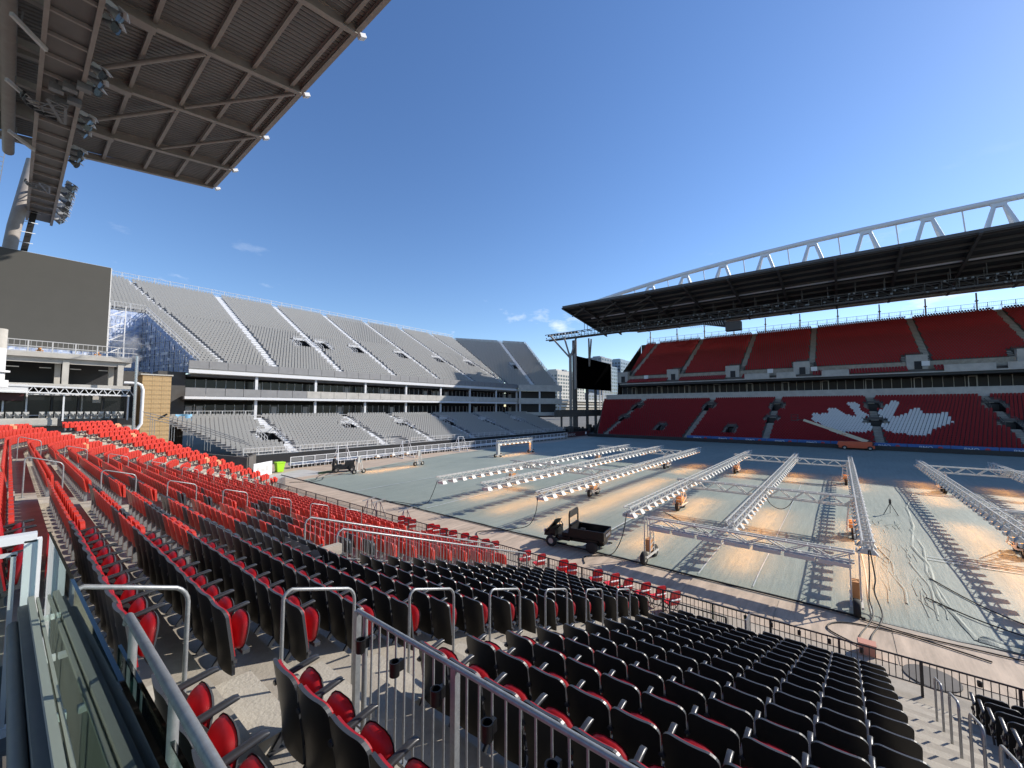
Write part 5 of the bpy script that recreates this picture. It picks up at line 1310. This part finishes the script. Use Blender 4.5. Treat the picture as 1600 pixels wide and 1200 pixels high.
def tower_parts(parent, x, y, h=2.0):
    """A-frame trolley: two wheels, lattice legs, orange ballast box"""
    b = MB()
    for s in (-1, 1):
        for e_ in (-1, 1): b.bar((s*.62,e_*.30,.42),(s*.22,e_*.16,h),.05,.05)
        for f in (.25,.5,.75):
            w_ = .62-.40*f; y_ = .30-.14*f; z_ = .42+(h-.42)*f; b.bar((s*w_,-y_,z_),(s*w_,y_,z_),.035,.035)
    for e_ in (-1, 1):
        b.bar((-.75,e_*.30,.42),(.75,e_*.30,.42),.07,.07)
        for f in (0,.3,.6):
            w0, w1 = .62-.4*f, .62-.4*(f+.3); b.bar((-w0,e_*(.3-.14*f),.42+(h-.42)*f),(w1,e_*(.3-.14*(f+.3)),.42+(h-.42)*(f+.3)),.03,.03)
    b.bar((-.75,-.3,.42),(-.75,.3,.42),.06); b.bar((.75,-.3,.42),(.75,.3,.42),.06)
    t = obj('trolley_tower', b, 'truss_white', parent, loc=(x, y, 0))
    for s in (-1, 1):
        q = MB(); wheel(q, (s*.62,-.0,.30), (0,1,0), .30, .22); obj('wheel', q, ['rubber','rim'], t)
    q = MB(); q.box((-.3,-.2,.5),(.3,.2,.85)); obj('ballast_box', q, 'rust_orange', t)
    return t
def beam(parent, L, loc, rz, lit, pitch=1.0, z=1.85, gaps=()):
    """long lamp beam: truss with lamps slung below at an even pitch, one warm area light for the lit run"""
    o = obj('lamp_beam', truss_mb(L, .30, .30, .5, .022), 'truss_white', parent, loc=(loc[0], loc[1], z)); o.rotation_euler.z = rz
    n = int(L/pitch)
    for i in range(n):
        x = (i+.5)*pitch; on = any(a <= x <= c for a, c in lit)
        l = bpy.data.objects.new('lamp', LAMPLIT if on else LAMP); COL.objects.link(l); l.parent = o; l.location = (x, 0, -.05)
    for a, c in lit:
        ld = bpy.data.lights.new('grow_lamp_light', 'AREA'); ld.shape = 'RECTANGLE'; ld.size = c-a; ld.size_y = .35; ld.energy = GROW*(c-a); ld.color = (1, .38, .07); ld.spread = math.radians(110)
        lo = bpy.data.objects.new('grow_lamp_light', ld); COL.objects.link(lo); lo.parent = o; lo.location = ((a+c)/2, 0, -.32)
GROW = 7.5
def rig(label, org, beams, crosses, towers, lits):
    t = thing('grow_light_rig', label, 'lighting rig', (org[0], org[1], 0), group='grow light rigs on the turf')
    for (y, x0_, x1_), lit in zip(beams, lits): beam(t, x1_-x0_, (x0_-org[0], y-org[1]), 0, lit)
    for (x, y0, y1) in crosses:
        o = obj('cross_beam', truss_mb(y1-y0, .40, .50, .6, .042), 'truss_white', t, loc=(x-org[0], y0-org[1], 1.62)); o.rotation_euler.z = PI/2
    for (x, y) in towers: tower_parts(t, x-org[0], y-org[1], 1.75)
    return t
rig('large rig of three long lamp beams nearest the camera', (30,4), [(-.62,19.9,54.8),(3.85,19.6,54.6),(8.35,19.3,55.0)], [(29.6,-.6,9.0),(49.2,-.6,9.0)], [(29.4,-.35),(49.0,-.2),(29.7,8.9),(49.9,9.0)],
    [[(0.5,13),(26,34)],[(0.5,14),(27,34)],[(0.5,15),(27,34)]])
rig('rig of three lamp beams in the left middle of the turf', (30,19), [(13.9,19.6,55.0),(18.4,19.7,54.5),(22.5,19.4,53.3)], [(30.2,13.8,24.4),(49.0,14.5,25.0)], [(29.9,15.7),(30.4,24.5),(48.8,16.1),(49.0,25.0)],
    [[(0.5,22),(26,35)],[(1,22),(27,34)],[(3,10)]])
rig('lamp rig cut by the right edge of the picture', (30,-10), [(-5.6,20.5,54.5),(-10.4,20,56),(-15.0,20,56)], [(30.2,-15.2,-5.4),(49.6,-15.2,-5.4)], [(49.4,-6.5),(30.7,-6.5),(49.4,-14.8),(30.7,-14.8)],
    [[(0.5,16),(22,34)],[(2,34)],[(2,34)]])
# separate low lamp bar on two trolleys, near the touchline
t = thing('low_lamp_bar', 'separate lower lamp bar on two lattice legs beside the track', 'lighting rig', (18.9, -.2, 0))
o = obj('lamp_beam', truss_mb(7.3, .30, .34, .62), 'truss_white', t, loc=(0,0,1.62)); o.rotation_euler.z = PI/2
bm2 = MB(); bm2.box((-.46,-.30,-.16),(.46,.30,-.02)); bm2.box((-.05,-.05,-.02),(.05,.05,.05)); bme2 = bm2.mesh('lamp', ['truss_white'])
for i in range(7): l = bpy.data.objects.new('lamp', bme2); COL.objects.link(l); l.parent = o; l.location = (.55+i*1.03, 0, 0)
for y in (0, 7.3):
    q = MB()
    for (a, c) in ((-.26,-.13),(.26,-.13),(-.26,.13),(.26,.13)): q.bar((a,c,.4),(a*.7,c,1.95),.04,.04)
    for f in range(6): q.bar((-.26,-.13,.5+f*.24),(.26,-.13,.62+f*.24),.025,.025)
    q.bar((-.75,-.15,.35),(.75,-.15,.35),.06,.06); q.bar((-.75,.15,.35),(.75,.15,.35),.06,.06); w_ = obj('leg', q, 'truss_white', t, loc=(0,y,0))
    for s in (-1, 1): q = MB(); wheel(q, (s*.65,0,.29), (0,1,0), .29, .2); obj('wheel', q, ['rubber','rim'], w_)
    q = MB(); q.box((-.2,-.1,.45),(.2,.1,1.0)); obj('ballast_box', q, 'rust_orange', w_)
# portal frame with lamps in the far left of the field
t = thing('portal_rig', 'white portal shaped lamp frame near the benches', 'lighting rig', (44.6, 38.6, 0))
o = obj('lamp_beam', truss_mb(8.4, .34, .42, .6), 'truss_white', t, loc=(-.2,0,1.9)); o.rotation_euler.z = 0
for i in range(8): l = bpy.data.objects.new('lamp', LAMPLIT); COL.objects.link(l); l.parent = o; l.location = (.6+i*1.0, 0, 0)
for x in (0, 8.0):
    q = MB(); q.box((-.22,-.2,.4),(.22,.2,2.0)); q.bar((-.7,-.2,.35),(.7,-.2,.35),.07); q.bar((-.7,.2,.35),(.7,.2,.35),.07); w_ = obj('leg', q, 'truss_white', t, loc=(x,0,0))
    for s in (-1, 1): q = MB(); wheel(q, (s*.6,0,.27), (0,1,0), .27, .2); obj('wheel', q, ['rubber','rim'], w_)
ld = bpy.data.lights.new('grow_lamp_light', 'AREA'); ld.shape = 'RECTANGLE'; ld.size = 8; ld.size_y = .35; ld.energy = 75; ld.color = (1,.38,.07); ld.spread = math.radians(110)
lo = bpy.data.objects.new('grow_lamp_light', ld); COL.objects.link(lo); lo.parent = t; lo.location = (4,0,1.55)
# end-on lamp bar standing between two trolleys near the benches (runs away from the camera, lit below)
t = thing('bench_side_rig', 'white lamp bar on two wheeled stands in front of the benches', 'lighting rig', (24.0, 40.6, 0))
d = Vector((8.0, .3, 0))
for f, x in ((0, 0), (1, 8.0)):
    q = MB()
    for (a, c) in ((-.35,-.2),(.35,-.2),(-.35,.2),(.35,.2)): q.bar((a,c,.35),(a*.35,c*.5,1.75),.06,.06)
    q.box((-.15,-.1,1.2),(.15,.1,1.85)); q.bar((-.6,0,.32),(.6,0,.32),.09); w_ = obj('stand', q, 'truss_white', t, loc=(x,0,0))
    for s in (-1, 1): q = MB(); wheel(q, (s*.55,0,.26), (0,1,0), .26, .2); obj('wheel', q, ['rubber','rim'], w_)
q = MB(); q.bar((0,0,1.8),(8,0,1.8),.06,.05); obj('bar', q, 'truss_white', t)
for i in range(3): l = bpy.data.objects.new('lamp', LAMPLIT); COL.objects.link(l); l.parent = t; l.location = (2.2+i*2.0, 0, 1.78)
ld = bpy.data.lights.new('grow_lamp_light', 'AREA'); ld.shape = 'RECTANGLE'; ld.size = 7; ld.size_y = .35; ld.energy = 75; ld.color = (1,.38,.07); ld.spread = math.radians(110)
lo = bpy.data.objects.new('grow_lamp_light', ld); COL.objects.link(lo); lo.parent = t; lo.location = (4,0,1.5)
# A-frame goal supports on the end track
for i, (x, y) in enumerate(((26.8,48.3),(36.3,48.3),(47.4,48.6))):
    t = thing('goal_frame', f'white A shaped frame standing on the end track, {ordn(i+1)} from left', 'frame', (x,y,0), group='A shaped frames on the end track')
    q = MB(); q.tube([(.6,-.5,0),(.1,.2,2.4),(-1.0,.2,2.4),(-1.3,-.5,0)], .05, 8); obj('hoop', q, 'white_paint', t)
    q = MB(); q.bar((-1.3,-.5,.05),(-1.2,1.3,.05),.07); q.bar((.6,-.5,.05),(.6,1.3,.05),.07); q.bar((.1,.2,2.4),(.6,1.3,.05),.06); q.bar((-1.0,.2,2.4),(-1.2,1.3,.05),.06); obj('back_stay', q, 'white_paint', t)
# small tripod on the turf
t = thing('tripod', 'small tripod with sprinkler head standing on the turf right of the beams', 'tripod', (36.8,-2.35,0)); t.scale = (.72,.72,.72)
q = MB()
for a in (0, 2.1, 4.2): q.bar((0,0,1.1),(.6*math.cos(a),.6*math.sin(a),0),.04)
obj('legs', q, 'steel_dark', t); q = MB(); q.cyl((0,0,1.05),(0,0,1.4),.09,8); q.bar((-.25,0,1.35),(.25,0,1.38),.12); obj('head', q, 'steel_dark', t)
# ------------------------------------------------------------------ cables
def cable(name, label, pts, r=.022, group=None):
    P = []; pts = [Vector(p) for p in pts]
    for i in range(len(pts)-1):
        p0, p1, p2, p3 = pts[max(0,i-1)], pts[i], pts[i+1], pts[min(len(pts)-1,i+2)]
        for k in range(6):
            t_ = k/6; P.append(.5*((2*p1)+(p2-p0)*t_+(2*p0-5*p1+4*p2-p3)*t_*t_+(3*p1-p0-3*p2+p3)*t_**3))
    P.append(pts[-1]); b = MB(); b.tube(P, r, 5); return obj(name, b, 'cable', label=label, cat='cable', group=group)
Z = .075
for i, (pts, lab) in enumerate([
    ([(19.9,-.62,1.85),(19.5,-.6,1.1),(19.2,-.55,.4),(18.4,-.6,.08),(16.6,-.2,.06),(15.9,-.35,.05)], 'black cable bundle dropping from the nearest beam end to the pink box'),
    ([(19.95,-.66,1.85),(19.6,-.75,1.0),(19.3,-.7,.6),(18.6,-.85,.07),(16.9,-.5,.06),(15.95,-.42,.05)], 'second black cable dropping from the nearest beam end'),
    ([(18.0,-.3,.06),(17.8,-1.5,.05),(17.9,-3.2,.05),(18.0,-5.5,.05),(17.9,-9,.05)], 'black cable lying along the edge of the cover at lower right'),
    ([(15.9,-.4,.05),(16.6,.55,.05),(17.4,.2,.05),(17.7,-1.2,.05),(17.3,-3.0,.05)], 'looped black cable round the pink box on the track'),
    ([(18.3,46,.05),(18.25,30,.05),(18.2,14,.05),(18.25,2,.05),(18.15,-.4,.05)], 'long black cable along the touchline edge of the cover'),
    ([(24,-2.6,Z),(21.5,-3.8,Z),(19.5,-5.8,Z),(18.6,-8,Z)], 'black cable crossing the bare turf cover at right'),
    ([(21.5,-2.2,Z),(20.2,-3.4,Z),(19.2,-5.2,Z),(18.4,-6.6,Z)], 'thinner black cable crossing the cover in the lower right corner'),
    ([(19.3,8.35,1.85),(19.0,8.4,1.0),(18.7,8.6,.3),(18.2,8.8,.06),(17.4,9.6,.05),(16.6,9.2,.05)], 'black cable dropping from the left beam end of the nearest rig'),
    ([(19.6,13.9,1.85),(19.4,13.9,1.0),(19.0,14.1,.35),(18.6,14.8,.1),(17.9,15.4,.05),(17.0,16.2,.05),(16.2,15.4,.05)], 'black cable hanging from the middle rig near the black vehicle'),
    ([(19.4,22.5,1.85),(19.0,22.6,.9),(18.8,22.9,.35),(18.7,24.0,.12),(18.3,26,.1),(17.6,27,.06)], 'black cable hanging from the leftmost lamp beam'),
    ([(22.8,43,.3),(20.5,42.2,.08),(19.2,40.2,.08),(18.0,39.8,.06),(17.0,40.8,.05)], 'curved hose trailing from the greenkeeper machine'),
    ([(22.9,42.7,.3),(20.8,41.6,.08),(19.5,39.6,.08),(18.3,39.2,.06)], 'second curved hose trailing from the greenkeeper machine'),
    ([(29.6,3.8,1.7),(29.4,3.5,1.2),(29.3,3.0,1.0),(29.5,2.6,1.2),(29.6,2.3,1.7)], 'coil of cable hanging from the near cross beam'),
    ([(28,9.5,.08),(26,7.5,.08),(24.5,5.5,.08),(24.8,3,.08),(23.5,1.5,.08)], 'black cable wandering across the turf below the nearest rig')]):
    cable('cable', lab, pts, .022 if i != 4 else .035)
q = MB(); q.hexa([(-.15,-.18,0),(.15,-.18,0),(.15,.18,0),(-.15,.18,0),(-.15,-.18,.28),(.15,-.18,.28),(.15,.18,.28),(-.15,.18,.28)]); q.box((-.17,-.2,.28),(.17,.2,.31)); q.box((-.152,-.1,.08),(-.15,.1,.2))
obj('junction_box', q, 'coil_pink', loc=(15.75,-.35,.02), label='small pink junction box on the track where cables meet', cat='junction box')
q = MB(); q.cyl((0,0,.0),(0,0,.02),.55,24); obj('manhole_cover', q, 'concrete_dark', loc=(15.4,-1.6,.012), label='round dark stain like cover on the track near the railing', cat='cover')
for i, (y, h) in enumerate(((18.2,1.0),(21,1.1),(22,1.1))):
    t = thing('metal_stand', f'small grey metal stand by the touchline railing, {ordn(i+1)} from the chairs', 'stand', (15.0, y+2, 0), group='metal stands by the touchline')
    q = MB()
    for a in (-.4,.4): q.bar((a,-.3,0),(a*.3,0,h),.04); q.bar((a,.3,0),(a*.3,0,h),.04)
    q.bar((-.5,0,h),(.5,0,h+.1),.05); obj('frame', q, 'galv', t)
# ------------------------------------------------------------------ utility vehicle
uv = thing('utility_vehicle', 'black open utility vehicle with roll bar and raised bonnet by the touchline', 'utility vehicle', (18.45, 10.75, 0), rz=math.radians(99)); uv.scale = (.93, .93, .93)
# local x forward
q = MB(); q.hexa([(-1.75,-.62,.62),(.0,-.62,.62),(.0,.62,.62),(-1.75,.62,.62),(-1.78,-.66,.72),(.02,-.66,.72),(.02,.66,.72),(-1.78,.66,.72)]); obj('bed_floor', q, 'vehicle_black', uv)
for s in (-1, 1):
    q = MB(); q.box((-1.78,s*.66-.03,.70),(.02,s*.66+.03,1.12)); q.bar((-1.8,s*.66,1.13),(.04,s*.66,1.13),.07,.05); obj('bed_side', q, 'vehicle_black', uv)
q = MB(); q.box((-1.82,-.66,.70),(-1.76,.66,1.12)); q.box((-1.85,-.35,.86),(-1.82,.35,1.0), 1); obj('tailgate', q, ['vehicle_grey','seat_greylight'], uv)
q = MB(); q.box((-.02,-.66,.70),(.04,.66,1.20)); obj('bed_front', q, 'vehicle_grey', uv)
q = MB(); q.box((-1.7,-.35,.38),(1.35,.35,.60)); q.bar((-1.2,-.6,.38),(-1.2,.6,.38),.08); q.bar((1.1,-.6,.38),(1.1,.6,.38),.08); obj('chassis', q, 'vehicle_black', uv)
q = MB()
for s in (-1, 1): q.box((.1,s*.62-.1,.55),(.75,s*.62+.05,.62))
q.box((.1,-.6,.42),(.8,.6,.5)); q.box((.08,-.55,.5),(.55,.55,.82)); q.hexa([(.06,-.55,.82),(.2,-.55,.82),(.2,.55,.82),(.06,.55,.82),(-.02,-.55,1.3),(.1,-.55,1.3),(.1,.55,1.3),(-.02,.55,1.3)]); obj('seat', q, 'vehicle_black', uv)
q = MB(); q.tube([(.08,-.64,.5),(.08,-.64,1.85),(.08,-.56,1.97),(.08,.56,1.97),(.08,.64,1.85),(.08,.64,.5)], .045, 8); q.box((.05,-.6,1.66),(.09,.6,1.95), 1); obj('roll_bar', q, ['vehicle_black','vehicle_grey'], uv)
q = MB(); q.hexa([(.95,-.58,.55),(1.65,-.5,.5),(1.65,.5,.5),(.95,.58,.55),(.95,-.58,.95),(1.6,-.46,.80),(1.6,.46,.80),(.95,.58,.95)]); obj('front_body', q, 'vehicle_black', uv)
q = MB(); vs = []
for i in range(7):
    a = i/6; x = 1.70-.12*math.sin(a*PI*.5)-.42*a; z = .72+.60*a
    for j in range(7): y = -.55+1.1*j/6; vs.append((x-.10*(y/.55)**2, y*(1-.10*a*a), z-.06*(y/.55)**2))
q.add(vs, [(i*7+j, i*7+j+1, (i+1)*7+j+1, (i+1)*7+j) for i in range(6) for j in range(6)], 0, True); q.add([(v[0]-.06,v[1],v[2]) for v in vs], [(i*7+j, (i+1)*7+j, (i+1)*7+j+1, i*7+j+1) for i in range(6) for j in range(6)], 1, True)
obj('bonnet', q, ['vehicle_grey','vehicle_black'], uv)
q = MB(); q.tube([(.95,.25,.9),(.75,.25,1.15)], .03, 6); q.tube([(.72+.12*math.sin(a)*.5,.25+.17*math.cos(a),1.15+.16*math.sin(a)) for a in [2*PI*i/12 for i in range(13)]], .02, 6); obj('steering_wheel', q, 'vehicle_black', uv)
for x in (-1.15, 1.15):
    for s in (-1, 1):
        q = MB(); wheel(q, (x, s*.62, .31), (0,1,0), .31, .24); obj('wheel', q, ['rubber','rim' if x > 0 else 'rubber'], uv)
for s in (-1, 1):
    q = MB(); q.hexa([(-1.55,s*.62-.14,.62),(-.75,s*.62-.14,.62),(-.75,s*.62+.14,.62),(-1.55,s*.62+.14,.62),(-1.45,s*.62-.14,.70),(-.85,s*.62-.14,.70),(-.85,s*.62+.14,.70),(-1.45,s*.62+.14,.70)]); obj('mudguard', q, 'vehicle_black', uv)
    q = MB(); q.cyl((1.62,s*.34,.72),(1.69,s*.34,.72),.09,10); obj('headlight', q, 'headlamp', uv)
q = MB()
for i in range(9): x = random.uniform(-1.6,-.3); y = random.uniform(-.5,.5); w = random.uniform(.1,.3); q.box((x,y,.72),(x+w,y+w*.8,.72+random.uniform(.08,.25)), random.choice((0,1,1)))
obj('tools', q, ['seat_greylight','vehicle_grey'], uv, kind='stuff')
q = MB(); q.bar((-1.85,0,.5),(-2.05,0,.5),.06); obj('tow_hitch', q, 'vehicle_grey', uv)
# greenkeeper machine with worker at the far left of the cover
gm_ = thing('turf_machine', 'dark ride-on turf machine parked at the corner of the cover', 'turf machine', (23.6, 43.3, 0), rz=math.radians(-20))
q = MB(); q.box((-.9,-.5,.3),(1.2,.5,.75)); q.box((.3,-.5,.75),(1.15,.5,1.2)); q.cyl((.9,-.6,.45),(.9,.6,.45),.35,14); obj('body', q, 'dark_panel', gm_)
q = MB(); q.box((-.6,-.25,.75),(-.1,.25,.85)); q.box((-.65,-.25,.85),(-.55,.25,1.3)); obj('seat', q, 'black_plastic', gm_)
for x in (-.7,.9):
    for s in (-1,1): q = MB(); wheel(q, (x,s*.55,.28), (0,1,0), .28, .2); obj('wheel', q, ['rubber','rim'], gm_)
def person(label, loc, rz, verts, edges, radii, headpos, cloth='cloth_dark', top='ad_dark'):
    me = bpy.data.meshes.new('body'); me.from_pydata(verts, edges, []); o = bpy.data.objects.new('person', me); COL.objects.link(o)
    o.location = loc; o.rotation_euler.z = rz; me.materials.append(MATS[cloth])
    sk = o.modifiers.new('s', 'SKIN'); 
    for i, r in enumerate(radii): me.skin_vertices[0].data[i].radius = (r, r*.85)
    me.skin_vertices[0].data[0].use_root = True
    ss_ = o.modifiers.new('u', 'SUBSURF'); ss_.levels = 1; ss_.render_levels = 2
    tag(o, label, 'person')
    h = MB(); vs = []; n, m = 14, 10; c = Vector(headpos)
    for j in range(m+1):
        ph = PI*j/m
        for i in range(n): th = 2*PI*i/n; vs.append((c.x+.098*math.sin(ph)*math.cos(th)*(1.08 if math.cos(th) > 0 else 1), c.y+.078*math.sin(ph)*math.sin(th), c.z+.125*math.cos(ph)))
    h.add(vs, [(j*n+i, (j+1)*n+i, (j+1)*n+(i+1) % n, j*n+(i+1) % n) for j in range(m) for i in range(n)], 0, True); h.box((c.x+.09,c.y-.014,c.z-.03),(c.x+.125,c.y+.014,c.z+.01))
    obj('head', h, 'skin', o)
    h = MB(); h.tube([(c.x-.01,c.y,c.z+.03),(c.x-.01,c.y,c.z+.10),(c.x-.01,c.y,c.z+.14)], [.108,.10,.04], 12); h.box((c.x+.07,c.y-.07,c.z+.04),(c.x+.18,c.y+.07,c.z+.055)); obj('cap', h, 'dark_panel', o)
    return o
person('person in dark work clothes bending at the turf machine', (22.6,43.4,0), .4,
    [(0,0,.95),(.06,0,1.2),(.14,0,1.42),(.20,0,1.50),(.02,.10,.90),(.04,.12,.50),(-.02,.12,.10),(.12,.12,.05),(.02,-.10,.90),(.0,-.12,.50),(-.05,-.12,.10),(.08,-.12,.05),(.14,.20,1.40),(.26,.24,1.15),(.46,.20,1.05),(.14,-.20,1.40),(.28,-.24,1.15),(.48,-.18,1.08)],
    [(0,1),(1,2),(2,3),(0,4),(4,5),(5,6),(6,7),(0,8),(8,9),(9,10),(10,11),(2,12),(12,13),(13,14),(2,15),(15,16),(16,17)],
    [.15,.15,.15,.06,.10,.07,.05,.04,.10,.07,.05,.04,.06,.045,.035,.06,.045,.035], (.25,0,1.63))
# boom lift parked under the far leaf
bl = thing('boom_lift', 'orange boom lift with long cream telescopic arm under the white maple leaf', 'boom lift', (91.2, -2.6, 0))
q = MB(); q.box((-1.0,-1.7,.35),(1.0,3.0,.75)); q.hexa([(-.8,-1.4,.75),(.8,-1.4,.75),(.8,3.2,.75),(-.8,3.2,.75),(-.75,-1.4,1.45),(.75,-1.4,1.45),(.7,3.0,1.35),(-.7,3.0,1.35)]); obj('turret', q, ['lift_orange','steel_dark'], bl)
for y in (-1.1, 2.2):
    for s_ in (-1,1): q = MB(); wheel(q, (s_*1.0,y,.36), (1,0,0), .36, .3); obj('wheel', q, ['rubber','rim'], bl)
q = MB(); q.bar((-.3,-1.3,1.25),(-.3,4.0,3.4),.45,.55); q.bar((-.3,3.6,3.25),(-.3,7.8,4.95),.34,.40); obj('boom', q, 'lift_cream', bl)
q = MB(); q.bar((-.3,-1.6,1.0),(-.3,-.9,1.6),.5,.5); obj('counterweight', q, 'steel_dark', bl)
text('JLG', .4, 'lift_orange', bl, (-.56, 2.2, 2.45), (PI/2-.0,math.radians(0),-PI/2))
q = MB(); q.bar((-.3,7.8,4.95),(-.5,8.8,5.0),.12,.12); q.box((-1.3,8.6,4.8),(.3,9.6,4.9))
for (x,y) in ((-1.3,8.6),(.3,8.6),(.3,9.6),(-1.3,9.6)): q.bar((x,y,4.8),(x,y,5.9),.05)
for z in (5.4,5.9): q.bar((-1.3,8.6,z),(.3,8.6,z),.05); q.bar((-1.3,9.6,z),(.3,9.6,z),.05); q.bar((-1.3,8.6,z),(-1.3,9.6,z),.05); q.bar((.3,8.6,z),(.3,9.6,z),.05)
obj('basket', q, 'steel_dark', bl)
# yellow-green gear bags behind the front seats
for i, (y, c) in enumerate(((3.5,0),(2.9,1))):
    q = MB(); q.hexa([(-.2,-.25,0),(.2,-.25,0),(.2,.25,0),(-.2,.25,0),(-.12,-.15,.3),(.12,-.15,.28),(.12,.15,.33),(-.12,.15,.3)]); obj('gear_bag', q, 'hivis', loc=(13.75,y,.13), label=('left' if i == 0 else 'right')+' bright yellow-green bag lying behind the front railing', cat='bag')
# light blue cloth on the lower end stand
q = MB(); vs = [(i*.35, .25*math.sin(i*1.3), .28*j+.06*math.sin(i*2+j)) for i in range(6) for j in range(4)]; q.add(vs, [(i*4+j, (i+1)*4+j, (i+1)*4+j+1, i*4+j+1) for i in range(5) for j in range(3)], 0, True)
q.add([(v[0], v[1]+.25, v[2]) for v in vs], [(i*4+j, i*4+j+1, (i+1)*4+j+1, (i+1)*4+j) for i in range(5) for j in range(3)], 0, True)
mat('cloth_blue', (.22,.48,.72), .7); obj('tarpaulin', q, 'cloth_blue', loc=(14.0,68.9,5.4), label='crumpled light blue tarpaulin at the upper left of the grey lower tier', cat='tarpaulin')
for o in list(bpy.data.objects):
    for k_ in ('label', 'category'):
        if k_ in o and o[k_] is None: del o[k_]
